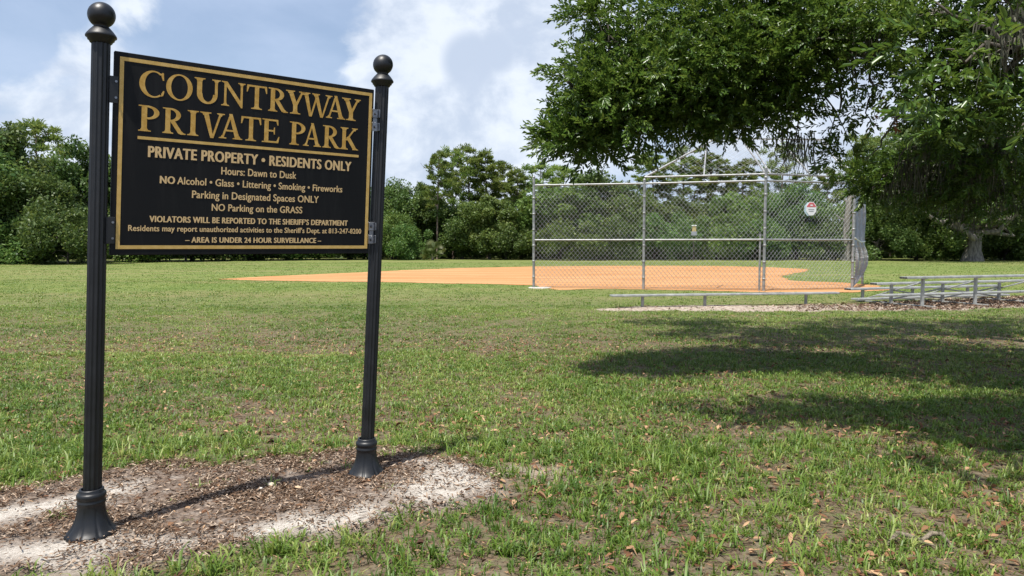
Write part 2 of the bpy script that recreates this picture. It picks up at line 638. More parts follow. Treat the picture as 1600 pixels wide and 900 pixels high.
sandc = nt.mix(nt.smooth(n1, 0.3, 0.7), (0.40, 0.36, 0.31), (0.64, 0.60, 0.54))
sandc = nt.mix(nt.smooth(n4, 0.52, 0.62), sandc, (0.20, 0.165, 0.13))
sandc = nt.mix(nt.smooth(n2, 0.48, 0.70, 0, 0.8), sandc, (0.25, 0.205, 0.165))
mulch = nt.mix(nt.smooth(n1, 0.35, 0.66), (0.09, 0.062, 0.046), (0.24, 0.185, 0.145))
mulch = nt.mix(nt.smooth(n2, 0.5, 0.72), mulch, (0.33, 0.285, 0.24))
gcol = nt.mix(abed, gcol, mulch)
gcol = nt.mix(asand, gcol, sandc)
strc = nt.mix(nt.smooth(n2, 0.42, 0.6), (0.46, 0.40, 0.33), (0.22, 0.15, 0.11))
gcol = nt.mix(astr, gcol, strc)
nt.link(gcol, b.inputs['Base Color'])
b.inputs['Roughness'].default_value = 0.95
b.inputs['Specular IOR Level'].default_value = 0.15
bump(nt, b, nt.math('ADD', n1, nt.math('MULTIPLY', n4, 0.5)), 0.7, 0.02)
M_GROUND = m
g = link('ground', mesh_np('ground', np.stack([Xf, Yf, Zf], 1), [gF], M_GROUND, True,
                           {'sand': sand, 'bed': bedw, 'strip': stw, 'thin': thin}))
tag(g, kind='structure')

# clay infield
INF_PX = ((338, 436.4), (420, 432), (500, 428.5), (560, 426), (640, 422), (720, 419), (830, 416.6), (920, 415.6), (1010, 415.3), (1120, 415.6), (1200, 417.5),
          (1262, 420.5), (1258, 424), (1235, 428), (1221, 432.5), (1226, 436.5), (1248, 439.6), (1290, 441), (1330, 442.5), (1362, 446), (1392, 453), (1330, 457),
          (1190, 457), (1060, 454), (960, 452), (905, 452), (872, 453.5), (858, 450), (835, 446.5), (780, 444.5), (700, 443), (600, 441), (500, 440), (420, 439))
inf = [ground(*p) for p in INF_PX]
pts = []
rng = np.random.default_rng(4)
for i in range(len(inf)):
    a, c = inf[i], inf[(i + 1) % len(inf)]
    n = max(2, int((c - a).length / 0.35))
    nrm = Vector((-(c - a).y, (c - a).x, 0)).normalized()
    for k in range(n):
        p = a.lerp(c, k / n)
        pts.append(p + nrm * float((rng.random() - .5) * 0.22 + (fbm(np.array([p.x * .6]), np.array([p.y * .6]), 8)[0] - .5) * 0.7))
m, nt, b = material('orange_clay')
co = objco(nt)
mp = nt.node('ShaderNodeMapping')
mp.inputs['Scale'].default_value = (0.12, 0.8, 1)
nt.link(co, mp.inputs[0])
cl = nt.mix(nt.smooth(nt.noise(mp.outputs[0], 0.8, 6, .6), 0.38, 0.62), (0.40, 0.20, 0.082), (0.51, 0.285, 0.138))
cl = nt.mix(nt.smooth(nt.noise(co, 14, 6, .7), 0.42, 0.72), cl, (0.37, 0.175, 0.07))
cl = nt.mix(nt.smooth(nt.noise(mp.outputs[0], 2.3, 4, .6), 0.56, 0.68, 0, .8), cl, (0.33, 0.15, 0.06))
nt.link(cl, b.inputs['Base Color'])
b.inputs['Roughness'].default_value = 0.95
b.inputs['Specular IOR Level'].default_value = 0.1
bump(nt, b, nt.noise(co, 20, 5), 0.5, 0.03)
mb = MB()
mb.add([(p.x, p.y, 0.012) for p in pts], [tuple(range(len(pts) - 1, -1, -1))])
o = mb.build('clay_infield', m)
if o.data.polygons[0].normal.z < 0:
    o.data.flip_normals()
tag(o, kind='structure')
INFP = [(p.x, p.y) for p in inf]

# ------------------------------------------------------------------ park sign
A = ground(143, 838)
B = ground(572, 744)
AB = (B - A)
SLEN = AB.length
ex = AB.normalized()
ey = Vector((-ex.y, ex.x, 0))           # away from the camera
LEAN = 0.050


def sgn(v):
    """sign local (s along, t depth, z) -> object space, with the lean of the posts"""
    return Vector((v.x + LEAN * v.z, v.y, v.z))


def panel_sz(px, py, t=-0.03):
    """where a photo point falls on the sign's face: distance along the sign (lean removed) and height"""
    d = ray(px, py)
    C0 = Vector((0, 0, CAM_H))
    org = A + ey * t
    k = (org - C0).dot(ey) / d.dot(ey)
    p = C0 + d * k
    z = p.z
    s_ = (p - A).dot(ex)
    return s_ - LEAN * z, z


sign = thing('park_sign', A, 'black park sign with gold lettering hung between two leaning fluted posts in a mulch bed', 'sign', rz=math.atan2(ex.y, ex.x))
POST_H = 2.938   # centre of the ball
for pi_, s0 in enumerate((0.0, SLEN)):
    R = 0.0475
    ln = 0.0463 if pi_ == 0 else 0.058
    f = lambda v, s0=s0, ln=ln: Vector((v.x + s0 + ln * v.z, v.y, v.z))
    mb = MB()
    NF = 12
    def flute(a, z):
        t = (a * NF / (2 * math.pi)) % 1.0
        return 1.0 - 0.10 * math.sin(math.pi * t) ** 0.9 if t < 0.86 else 1.0
    zs = np.linspace(0.18, POST_H - 0.15, 14)
    mb.lathe([(R, z) for z in zs], n=120, mod=lambda a, z: 1.0 - 0.11 * max(0, math.sin(math.pi * (((a * NF / (2 * math.pi)) % 1.0) / 0.78))) if ((a * NF / (2 * math.pi)) % 1.0) < 0.78 else 1.0, smooth=False)
    post = mb.build('post', M_BLACK, sign, f)
    mb = MB()
    bz = POST_H
    prof = [(0.001, bz + 0.0705)] + [(0.0705 * math.cos(a), bz + 0.0705 * math.sin(a)) for a in np.linspace(1.5, -0.98, 22)] + [(0.038, bz - 0.066), (0.038, bz - 0.072)]
    mb.lathe(prof, n=40)
    mb.build('ball_finial', M_BLACK, post, f)
    mb = MB()
    c = bz - 0.07
    mb.lathe([(0.030, c + .004), (0.044, c), (0.060, c - 0.018), (0.074, c - 0.037), (0.079, c - 0.046), (0.0785, c - 0.053), (0.069, c - 0.060), (0.067, c - 0.069), (0.060, c - 0.074), (0.056, c - 0.083), (0.051, c - 0.087), (0.03, c - .087)], n=40)
    mb.build('post_cap', M_BLACK, post, f)
    mb = MB()
    def bell(a, z):
        if z > 0.165: return 1.0
        t = (a * 8 / (2 * math.pi) + 0.3) % 1.0
        k = 1 - z / 0.165
        groove = max(0, 1 - abs(t - 0.5) / 0.085)
        return 1.0 - 0.09 * groove * min(1, k * 3 + .2)
    prof = [(0.052, 0.262), (0.061, 0.262), (0.064, 0.256), (0.064, 0.244), (0.070, 0.240), (0.075, 0.233), (0.076, 0.220), (0.073, 0.212), (0.070, 0.206),
            (0.0705, 0.198), (0.074, 0.192), (0.074, 0.184), (0.0705, 0.176), (0.070, 0.165), (0.0725, 0.140), (0.077, 0.115), (0.084, 0.090), (0.094, 0.066),
            (0.106, 0.044), (0.119, 0.026), (0.129, 0.017), (0.134, 0.010), (0.135, 0.0), (0.131, -0.03)]
    mb.lathe(prof, n=96, mod=bell)
    mb.build('base_cover', M_BLACK, post, lambda v, s0=s0: Vector((v.x + s0 + LEAN * v.z * .6 + 0.0, v.y, v.z + 0.016)))

# panel: border corners measured on the sign
bl, bz0 = panel_sz(183.5, 389.5)
tl, tz0 = panel_sz(184.5, 86.5)
br, bz1 = panel_sz(572, 388)
tr, tz1 = panel_sz(583, 147)
SL, SR = (bl + tl) / 2, (br + tr) / 2
ZB, ZT = (bz0 + bz1) / 2, (tz0 + tz1) / 2
MARG = 0.028
print('PANEL', SL, SR, ZB, ZT, bl, tl, br, tr, bz0, bz1, tz0, tz1, 'len', SLEN)
PL, PR_, PB, PT = SL - MARG, SR + MARG * .55, ZB - MARG * 1.25, ZT + MARG
TF = -0.030   # front face
mb = MB()
mb.box((PL + PR_) / 2, TF + 0.014, (PB + PT) / 2, PR_ - PL, 0.028, PT - PB, None, 0.003)
panel = mb.build('sign_panel', M_PANEL, sign, sgn)
mb = MB()
bw = 0.021
for (x0, x1, z0, z1) in ((SL, SR, ZT - bw, ZT), (SL, SR, ZB, ZB + bw), (SL, SL + bw, ZB + bw, ZT - bw), (SR - bw, SR, ZB + bw, ZT - bw)):
    mb.box((x0 + x1) / 2, TF - 0.001, (z0 + z1) / 2, x1 - x0, 0.002, z1 - z0)
mb.build('gold_border', M_GOLDB, panel, sgn)
us, uz = panel_sz(215, 215)
ue, uz2 = panel_sz(560, 244)
mb = MB()
mb.box((us + ue) / 2, TF - 0.001, (uz + uz2) / 2, ue - us, 0.002, 0.017)
mb.build('underline_bar', M_GOLDB, panel, sgn)


# --- serif capitals built from strokes; cap height 1, baseline 0
def glyphs():
    T, H = 0.185, 0.085     # thick and thin strokes
    SF = 0.045              # serif slab
    G = {}

    def serif(x0, x1, a, b_, top):
        """slab from x0..x1 with brackets on to a stem a..b_"""
        p = [(x0, 0), (x1, 0), (x1, SF * .8), (b_ + .035, SF + .012), (b_, .13), (a, .13), (a - .035, SF + .012), (x0, SF * .8)]
        return [(x, 1 - y) for x, y in p][::-1] if top else p

    def stem(a, y0=0.0, y1=1.0, t=T):
        return [(a, y0), (a + t, y0), (a + t, y1), (a, y1)]

    def ring(cx, cy, rx, ry, ix, iy, icx, icy, a0, a1, n=40):
        q = []
        for k in range(n):
            qa, qb = (math.radians(a0 + (a1 - a0) * j / n) for j in (k, k + 1))
            q.append([(cx + rx * math.cos(qa), cy + ry * math.sin(qa)), (cx + rx * math.cos(qb), cy + ry * math.sin(qb)),
                      (icx + ix * math.cos(qb), icy + iy * math.sin(qb)), (icx + ix * math.cos(qa), icy + iy * math.sin(qa))])
        return ('strip', q)

    def diag(x0, x1, t0, y0=1.0, y1=0.0, t1=None):
        t1 = t0 if t1 is None else t1
        return [(x0, y0), (x0 + t0, y0), (x1 + t1, y1), (x1, y1)]

    G['O'] = [ring(.5, .5, .5, .52, .315, .465, .5, .5, 0, 360, 56)]
    G['C'] = [ring(.52, .5, .52, .52, .345, .465, .555, .5, 52, 306, 48),
              [(.80, .93), (.86, .985), (.905, .97), (.925, .68), (.875, .68), (.83, .80)],
              [(.815, .055), (.90, .085), (.945, .27), (.90, .285), (.83, .17)]]
    G['U'] = [stem(.10, .36, 1), stem(.76, .36, 1, .105), ring(.4825, .37, .3825, .39, .195, .31, .5, .38, 180, 360, 36),
              serif(0, .40, .10, .285, True), serif(.65, .97, .76, .865, True)]
    G['N'] = [stem(.115, 0, .97, .095), stem(.80, 0.12, 1, .095), [(0.0, 1), (.235, 1), (.895, .13), (.895, -.03), (.83, -.03), (.12, .92), (.06, .955), (0, .96)],
              serif(0, .33, .115, .21, False), serif(.69, 1.0, .80, .895, True)]
    G['T'] = [stem(.3575, 0, 1, .185), [(.03, .925), (.87, .925), (.885, 1), (.015, 1)], [(.015, 1), (.10, 1), (.115, .93), (.045, .70), (0, .70)],
              [(.80, 1), (.885, 1), (.90, .70), (.855, .70), (.785, .93)], serif(.21, .69, .3575, .5425, False)]
    bowl = lambda r: [ring(.29, .735, r, .265, r - .175, .195, .29, .735, -90, 90, 28), [(.25, .93), (.30, .93), (.30, 1.0), (.25, 1.0)], [(.25, .47), (.30, .47), (.30, .54), (.25, .54)]]
    G['P'] = [stem(.10, 0, 1), *bowl(.40), serif(0, .42, .10, .285, False), [(0, 1), (.12, 1), (.12, .94), (.06, .955), (0, .96)]]
    G['R'] = [stem(.10, 0, 1), *bowl(.38), serif(0, .40, .10, .285, False), [(0, 1), (.12, 1), (.12, .94), (.06, .955), (0, .96)],
              [(.27, .49), (.46, .49), (.70, .13), (.80, .045), (.86, .035), (.86, 0), (.68, -.01), (.58, .03)]]
    G['I'] = [stem(.12, 0, 1), serif(0, .425, .12, .305, False), serif(0, .425, .12, .305, True)]
    G['E'] = [stem(.10, 0, 1), [(.25, .925), (.70, .925), (.70, 1), (.25, 1)], [(.25, 0), (.72, 0), (.735, .075), (.25, .075)], [(.25, .475), (.56, .475), (.56, .545), (.25, .545)],
              [(.64, 1), (.70, 1), (.715, .76), (.67, .76), (.62, .925)], [(.68, 0), (.725, 0), (.775, .27), (.73, .27), (.64, .075)], [(.52, .36), (.565, .36), (.565, .66), (.52, .66), (.505, .545), (.505, .475)],
              [(0, 1), (.12, 1), (.12, .94), (.06, .955), (0, .96)], [(0, 0), (.12, 0), (.12, .06), (.06, .045), (0, .04)]]
    G['A'] = [diag(.43, .10, .10, 1.0, 0.0, .085), diag(.40, .68, .14, 1.03, 0.0, .20), [(.24, .30), (.66, .30), (.64, .37), (.26, .37)],
              serif(0, .31, .115, .175, False), serif(.57, .98, .70, .865, False)]
    G['V'] = [diag(.11, .40, .20, 1.0, -.03, .12), diag(.74, .44, .085, 1.0, -.03, .08), serif(0, .42, .12, .29, True), serif(.64, .94, .755, .815, True)]
    G['Y'] = [diag(.10, .33, .20, 1.0, .38, .19), diag(.70, .40, .09, 1.0, .38, .12), stem(.335, 0, .44), serif(0, .40, .12, .28, True), serif(.58, .87, .70, .775, True), serif(.20, .66, .335, .52, False)]
    G['W'] = [diag(.09, .33, .17, 1.0, -.03, .11), diag(.61, .37, .075, .93, -.03, .07), diag(.51, .80, .17, 1.0, -.03, .11), diag(1.12, .84, .08, 1.0, -.03, .07),
              serif(0, .36, .10, .25, True), serif(.43, .76, .53, .67, True), serif(1.0, 1.30, 1.125, 1.195, True)]
    G['K'] = [stem(.10, 0, 1), diag(.70, .26, .095, 1.0, .42, .10), [(.30, .53), (.44, .64), (.82, .085), (.90, .035), (.94, .03), (.94, 0), (.62, 0), (.64, .05)],
              serif(0, .40, .10, .285, False), serif(0, .40, .10, .285, True), serif(.58, .88, .70, .77, True)]
    return G


GL = glyphs()


def serif_line(text, ext, ztop, zbase, name):
    """ext: measured (left, right) of each letter on the photo's sign crop; letters are laid at those places on the sign"""
    mb = MB()
    for ch, (x0, x1, yt, yb) in zip(text, ext):
        k = 1179 / 550.0
        ym = (yt + yb) / 2
        a, z1 = panel_sz(100 + x0 / k, ym / k)
        b_, z2 = panel_sz(100 + x1 / k, ym / k)
        _, zt = panel_sz(100 + (x0 + x1) / 2 / k, yt / k)
        _, zb = panel_sz(100 + (x0 + x1) / 2 / k, yb / k)
        hz = ztop - zbase
        pcs = GL[ch]
        allx = [p[0] for pc in pcs for p in (sum(pc[1], []) if pc[0] == 'strip' else pc)]
        mn, mx = min(allx), max(allx)
        sc = (b_ - a) / (mx - mn)
        for i, pc in enumerate(pcs):
            t = TF - 0.0012 - 0.00012 * i
            polys = pc[1] if pc[0] == 'strip' else [pc]
            for q in polys:
                mb.add([(a + (x - mn) * sc, t, zbase + y * hz) for x, y in q], [tuple(range(len(q)))])
    return mb.build(name, M_GOLD, panel, sgn)


def yl(x, p, q):
    return p[1] + (q[1] - p[1]) * (x - p[0]) / (q[0] - p[0])


k_ = 1179 / 550.0
def zof(x, y):
    return panel_sz(100 + x / k_, y / k_)[1]


ext1 = [(252, 337), (342, 431), (436, 524), (527, 607), (611, 680), (684, 751), (742, 808), (795, 898), (878, 942), (930, 993)]
ext1 = [(a, c, yl((a + c) / 2, (294, 237), (960, 331)), yl((a + c) / 2, (294, 323), (960, 405))) for a, c in ext1]
zt1 = np.mean([zof((a + c) / 2, t) for a, c, t, q in ext1]); zb1 = np.mean([zof((a + c) / 2, q) for a, c, t, q in ext1])
serif_line('COUNTRYWAY', ext1, zt1, zb1, 'title_lettering')
ext2 = [(249, 319), (330, 408), (413, 451), (455, 538), (519, 598), (592, 660), (663, 722), (755, 808), (801, 862), (866, 926), (925, 986)]
ext2 = [(a, c, yl((a + c) / 2, (284, 351), (955, 431)), yl((a + c) / 2, (284, 438), (955, 504))) for a, c in ext2]
zt2 = np.mean([zof((a + c) / 2, t) for a, c, t, q in ext2]); zb2 = np.mean([zof((a + c) / 2, q) for a, c, t, q in ext2])
serif_line('PRIVATE', ext2[:7], zt2, zb2, 'title_lettering')
serif_line('PARK', ext2[7:], zt2, zb2, 'title_lettering')


def text_geo(body, offset=0.0, spacing=1.0):
    cu = bpy.data.curves.new('sign_text', 'FONT')
    cu.body = body
    cu.offset = offset
    cu.space_character = spacing
    cu.resolution_u = 4
    ob = bpy.data.objects.new('sign_text', cu)
    COL.objects.link(ob)
    bpy.context.view_layer.update()
    dg = bpy.context.evaluated_depsgraph_get()
    me = bpy.data.meshes.new_from_object(ob.evaluated_get(dg))
    V = [v.co.copy() for v in me.vertices]
    F = [tuple(p.vertices) for p in me.polygons]
    bpy.data.objects.remove(ob)
    bpy.data.curves.remove(cu)
    bpy.data.meshes.remove(me)
    return V, F


CAPV, _ = text_geo('H')
CAP = max(v.y for v in CAPV)


def sans_line(segs, left, right, name, mat=None, parent=None):
    """segs [(text, bold)]; left/right = (x, y_cap_top, y_base) in the photo's sign crop"""
    mb = MB()
    cursor = 0.0
    Vs, Fs = [], []
    for body, bold in segs:
        V, F = text_geo(body, 0.004, 1.09 if bold else 1.03)
        mnx = min(v.x for v in V)
        shifts = (-.046, -.023, 0, .023, .046) if bold else (-.019, 0, .019)
        for q, dx in enumerate(shifts):             # strokes thickened by stacked copies
            o = len(Vs)
            Vs += [Vector((v.x - mnx + cursor + dx, v.y + (q % 2 - .5) * .014, .00012 * q)) for v in V]
            Fs += [tuple(i + o for i in f) for f in F]
        cursor = max(v.x for v in Vs) + 0.24
    wdt = max(v.x for v in Vs)
    a, _ = panel_sz(100 + left[0] / k_, (left[1] + left[2]) / 2 / k_)
    c, _ = panel_sz(100 + right[0] / k_, (right[1] + right[2]) / 2 / k_)
    zt = (zof(left[0], left[1]) + zof(right[0], right[1])) / 2
    zb = (zof(left[0], left[2]) + zof(right[0], right[2])) / 2
    sx, sz = (c - a) / wdt, (zt - zb) / CAP
    mb.add([(a + v.x * sx, TF - 0.0015 - v.z, zb + v.y * sz) for v in Vs], Fs)
    return mb.build(name, mat or M_GOLD2, panel, sgn)


sans_line([('PRIVATE PROPERTY • RESIDENTS ONLY', True)], (283, 488, 526), (962, 544, 573), 'rules_lettering')
sans_line([('Hours: Dawn to Dusk', False)], (527, 561, 585), (778, 575, 598), 'rules_lettering')
sans_line([('NO', True), ('Alcohol • Glass • Littering • Smoking • Fireworks', False)], (322, 590, 615), (932, 623, 643), 'rules_lettering')
sans_line([('Parking in Designated Spaces ONLY', False)], (429, 639, 663), (853, 657, 679), 'rules_lettering')
sans_line([('NO Parking on the GRASS', False)], (495, 683, 706), (798, 693, 714), 'rules_lettering')
sans_line([('VIOLATORS WILL BE REPORTED TO THE SHERIFF’S DEPARTMENT', True)], (287, 723, 744), (950, 739, 755), 'rules_lettering')
sans_line([('Residents may report unauthorized activities to the Sheriff’s Dept. at 813-247-8200', False)], (215, 755, 775), (995, 766, 781), 'rules_lettering')
sans_line([('– AREA IS UNDER 24 HOUR SURVEILLANCE –', True)], (407, 795, 813), (861, 797, 813), 'rules_lettering')

# brackets: flat tabs at the left post, U-clamps at the right post
for zc in (0.5 * (panel_sz(178, 120)[1] + panel_sz(178, 160)[1]), 0.5 * (panel_sz(178, 345)[1] + panel_sz(178, 375)[1])):
    mb = MB()
    mb.box((0.03 + PL + 0.022) / 2, TF - 0.004, zc, PL + 0.022 - 0.03, 0.006, 0.15, None, 0.001)
    br_ = mb.build('bracket', M_BLACK, sign, sgn)
    for dz in (-0.045, 0.045):
        mb = MB()
        mb.tube([(PL + 0.010, TF - 0.007, zc + dz), (PL + 0.010, TF - 0.013, zc + dz)], 0.007, 8)
        mb.build('bolt', M_STEEL, br_, sgn)
for zc in (0.5 * (panel_sz(589, 170)[1] + panel_sz(589, 207)[1]), 0.5 * (panel_sz(581, 346)[1] + panel_sz(581, 382)[1])):
    mb = MB()
    xr = PR_
    for dz in (-0.046, 0.046):
        mb.box(xr + 0.012, TF - 0.006, zc + dz, 0.052, 0.006, 0.060, None, 0.0015)
        mb.box(xr - 0.012, TF - 0.012, zc + dz, 0.006, 0.018, 0.055, None, 0.001)
        mb.box(xr + 0.036, TF - 0.014, zc + dz, 0.006, 0.022, 0.055, None, 0.001)
    mb.box(xr + 0.012, TF - 0.0015, zc, 0.030, 0.003, 0.15)
    br_ = mb.build('bracket', M_STEEL, sign, sgn)
    for dz in (-0.046, 0.046):
        mb = MB()
        mb.tube([(xr + 0.012, TF - 0.009, zc + dz), (xr + 0.012, TF - 0.021, zc + dz)], 0.010, 6)
        mb.build('bolt', M_STEEL, br_, sgn)

# ------------------------------------------------------------------ backstop
BX = {}
def bpost(px, Y):
    p = at(px, 385, Y)
    return Vector((p.x, Y, 0))


P1, P2, P3, P4 = bpost(834, 28.4), bpost(1006, 27.6), bpost(1194.5, 26.4), bpost(1333, 27.5)
P5 = bpost(1349, 31.3)
backstop = thing('backstop_fence', (P3.x, P3.y, 0), 'galvanised chain link baseball backstop with an overhang standing before the orange clay infield', 'fence')
OFF = Vector((P3.x, P3.y, 0))
rel = lambda v: Vector(v) - OFF
ZTOP = 4.07


def pipe(name, a, c, r, n=12, extra=None):
    mb = MB()
    mb.tube([rel(a), rel(c)], r, n)
    if extra: extra(mb)
    return mb.build(name, M_GALV, backstop)


for p, h in ((P1, ZTOP + 0.28), (P2, ZTOP + 0.1), (P3, ZTOP + 0.42), (P4, ZTOP + 0.1), (P5, ZTOP)):
    def ties(mb, p=p, h=h):
        mb.lathe([(0.058, h - .0), (0.062, h + .02), (0.04, h + 0.06), (0.01, h + 0.075)], rel(p).x, rel(p).y, 12)
        for z in np.arange(0.45, h - .2, 0.62):
            mb.lathe([(0.050, z - .03), (0.064, z - .03), (0.064, z + .03), (0.050, z + .03)], rel(p).x, rel(p).y, 12)
    pipe('post', p - Vector((0, 0, .3)), p + Vector((0, 0, h)), 0.052, 14, ties)
# doubled post at the apex, as in the photo
pipe('post', P3 + Vector((-0.14, 0.07, -.3)), P3 + Vector((-0.14, 0.07, 2.1)), 0.038)
up = Vector((0, 0, 1))
for a, c in ((P1, P2), (P2, P3), (P3, P4), (P4, P5)):
    pipe('rail', a + up * (ZTOP - 0.02), c + up * (ZTOP - 0.02), 0.036)
    if a is not P4:
        pipe('rail', a + up * 1.90, c + up * 1.90, 0.034)
for a, c in ((P2, P3), (P3, P4)):
    pipe('rail', a + up * (ZTOP + 0.22), c + up * (ZTOP + 0.22), 0.036)
# overhang frame
R2, R3, R4 = at(1122, 224, 28.6), at(1158, 219, 28.9), at(1288, 218.5, 29.2)
R2.z = R3.z = R4.z = 5.95
TOPZ = ZTOP + 0.22
for a, c in ((P2, R2), (P3, R3), (P4, R4)):
    pipe('strut', a + up * TOPZ, c, 0.036)
pipe('strut', P3 + up * TOPZ + Vector((.2, 0.05, 0)), R3 + Vector((.25, 0, 0)), 0.03)
pipe('strut', P4 + up * TOPZ + Vector((-.2, -.05, 0)), R4 + Vector((-.2, 0, 0)), 0.03)
mid34 = P3.lerp(P4, .5)
pipe('strut', mid34 + up * TOPZ, R3.lerp(R4, .45), 0.030)
mid23 = P2.lerp(P3, .5)
pipe('strut', mid23 + up * TOPZ, R2.lerp(R3, .5) + Vector((-.9, 0, 0)), 0.030)
pipe('rail', R2 + Vector((-1.1, 0, 0)), R3, 0.034)
pipe('rail', R3, R4, 0.034)


def chain_quad(a, b_, c, d, name, cell=0.160, r=0.0060, wave=None):
    """chain link between a (bottom left) b (bottom right) c (top right) d (top left)"""
    a, b_, c, d = [np.array(v) for v in (a, b_, c, d)]
    W = (np.linalg.norm(b_ - a) + np.linalg.norm(c - d)) / 2
    Hh = (np.linalg.norm(d - a) + np.linalg.norm(c - b_)) / 2
    nu = max(2, int(W / cell))
    nv = max(2, int(Hh / (cell * 1.15)))

    def P(u, v):
        u, v = u[:, None], v[:, None]
        q = (a * (1 - u) + b_ * u) * (1 - v) + (d * (1 - u) + c * u) * v
        return q
    segs0, segs1 = [], []
    for sgn_ in (1, -1):
        for k in range(-nv, nu + nv):
            # straight diagonal line u = (k + sgn*t)/nu , v = t/nv
            u0, v0, u1, v1 = k / nu, 0.0, (k + sgn_ * nv) / nu, 1.0
            # clip in u to 0..1
            t0, t1 = 0.0, 1.0
            du = u1 - u0
            ta, tb = (0 - u0) / du, (1 - u0) / du
            t0, t1 = max(t0, min(ta, tb)), min(t1, max(ta, tb))
            if t1 - t0 < 1e-4: continue
            segs0.append((u0 + du * t0, t0)); segs1.append((u0 + du * t1, t1))
    s0, s1 = np.array(segs0), np.array(segs1)
    # split so that sagging panels can bend and the wires stay short
    n = 8 if wave else 1
    A0, A1 = [], []
    for k in range(n):
        f0, f1 = k / n, (k + 1) / n
        q0, q1 = s0 + (s1 - s0) * f0, s0 + (s1 - s0) * f1
        p0, p1 = P(q0[:, 0], q0[:, 1]), P(q1[:, 0], q1[:, 1])
        if wave:
            p0 += wave(q0); p1 += wave(q1)
        A0.append(p0); A1.append(p1)
    V, F = wires(np.concatenate(A0), np.concatenate(A1), r)
    V = V - np.array(OFF)
    return link(name, mesh_np(name, V, F, M_WIRE), backstop)


for a, c in ((P1, P2), (P2, P3), (P3, P4)):
    n_ = Vector((-(c - a).y, (c - a).x, 0)).normalized() * 0.055
    z0 = 0.05
    chain_quad(a + n_ + up * z0, c + n_ + up * z0, c + n_ + up * ZTOP, a + n_ + up * ZTOP, 'chain_link_mesh')
chain_quad(P2 + up * TOPZ, P3 + up * TOPZ, R3, R2 + Vector((-1.1, 0, 0)), 'overhang_mesh', 0.20, 0.0035)
chain_quad(P3 + up * TOPZ, P4 + up * TOPZ, R4, R3, 'overhang_mesh', 0.20, 0.0035)


def wave_low(q):
    u, v = q[:, 0], q[:, 1]
    x = 0.22 * np.sin(v * math.pi) * (0.4 + u) + 0.10 * np.sin(u * 17) * np.sin(v * math.pi)
    return np.stack([x, np.zeros_like(x), np.zeros_like(x)], 1)


Q5 = P4 + (P5 - P4) * .98
chain_quad(P4 + up * 1.85, Q5 + up * 1.80, Q5 + up * 3.9, P4 + up * 3.9, 'wing_mesh', 0.10, 0.011, lambda q: wave_low(q) * 0.35)
chain_quad(P4 + up * 0.05, Q5 + up * 0.1 + Vector((-.2, 0, 0)), Q5 + up * 1.9, P4 + up * 1.9, 'wing_mesh', 0.10, 0.011, wave_low)
# white knotted strip round the torn wing
mb = MB()
mb.tube([rel(P4 + up * 1.98 + Vector((0.03, -.03, 0))), rel(P4.lerp(P5, .3) + up * 1.93), rel(P4.lerp(P5, .7) + up * 1.83), rel(P5 + up * 1.86 + Vector((.05, 0, 0)))], 0.035, 7)
m, nt, b = material('white_cloth_strip')
nt.link(nt.mix(nt.noise(objco(nt), 9), (0.62, 0.62, 0.6), (0.8, 0.8, 0.78)), b.inputs['Base Color'])
mb.build('tie_strip', m, backstop)
# concrete footing at the left post
mb = MB()
mb.lathe([(0.01, 0.05), (0.36, 0.045), (0.42, 0.03), (0.44, -0.05)], 0, 0, 18, lambda a, z: 1 + .12 * math.sin(3 * a))
pad = mb.build('footing', M_CONC, backstop, lambda v: rel(P1 + Vector((0.25, 0.0, -.012))) + Vector((v.x * 1.1, v.y * .8, v.z)))

# round warning notice tied to the mesh
f = (1265.5 - 1194.5) / (1333 - 1194.5)
dn = (P4 - P3)
pc = None
best = 9
for t in np.linspace(.2, .8, 400):
    q = P3.lerp(P4, t)
    pxx = 800 + FPX * q.x / (q.y * math.cos(PITCH) - (2.9 - CAM_H) * math.sin(PITCH))
    if abs(pxx - 1266) < best:
        best, pc = abs(pxx - 1266), q
nrm = Vector((dn.y, -dn.x, 0)).normalized()
rzn = math.atan2(dn.y, dn.x)
zc = CAM_H + (385 - 326.5) / FPX * pc.y
notice = thing('notice_sign', pc + nrm * 0.06 + up * zc, 'small eight sided notice with red top and white lower half on the backstop mesh', 'sign', rz=rzn)
mred = mat_metal('red_notice_paint', (0.55, 0.10, 0.11), (0.62, 0.16, 0.17), 0.5, 0, 20)
mwht = mat_metal('white_notice_paint', (0.72, 0.73, 0.74), (0.82, 0.82, 0.82), 0.5, 0, 20)
mblu = mat_metal('pale_blue_edge', (0.40, 0.55, 0.62), (0.50, 0.64, 0.70), 0.5, 0, 20)
mgry = mat_metal('grey_print', (0.16, 0.17, 0.19), (0.24, 0.25, 0.27), 0.5, 0, 20)
rx, rz_ = 0.225, 0.255
octo = [(rx * math.cos(math.radians(a)) * 1.06, rz_ * math.sin(math.radians(a)) * 1.06) for a in np.arange(22.5, 382, 45)]
def plate(poly, t0, t1, name, mat, parent):
    mb = MB()
    n = len(poly)
    vs = [(x, t0, z) for x, z in poly] + [(x, t1, z) for x, z in poly]
    fs = [tuple(range(n)), tuple(range(2 * n - 1, n - 1, -1))] + [(i, i + n, (i + 1) % n + n, (i + 1) % n) for i in range(n)]
    mb.add(vs, fs)
    return mb.build(name, mat, parent)
def cut(poly, z0, above):
    o = []
    n = len(poly)
    for i in range(n):
        (x1, y1), (x2, y2) = poly[i], poly[(i + 1) % n]
        i1, i2 = (y1 >= z0) == above, (y2 >= z0) == above
        if i1: o.append((x1, y1))
        if i1 != i2:
            t = (z0 - y1) / (y2 - y1)
            o.append((x1 + (x2 - x1) * t, z0))
    return o
inn = [(x * .9, z * .9) for x, z in octo]
plate([(x - 0.075, z - 0.02) for x, z in octo], 0.012, 0.020, 'back_plate', mblu, notice)
plate(octo, 0, 0.010, 'plate', mwht, notice)
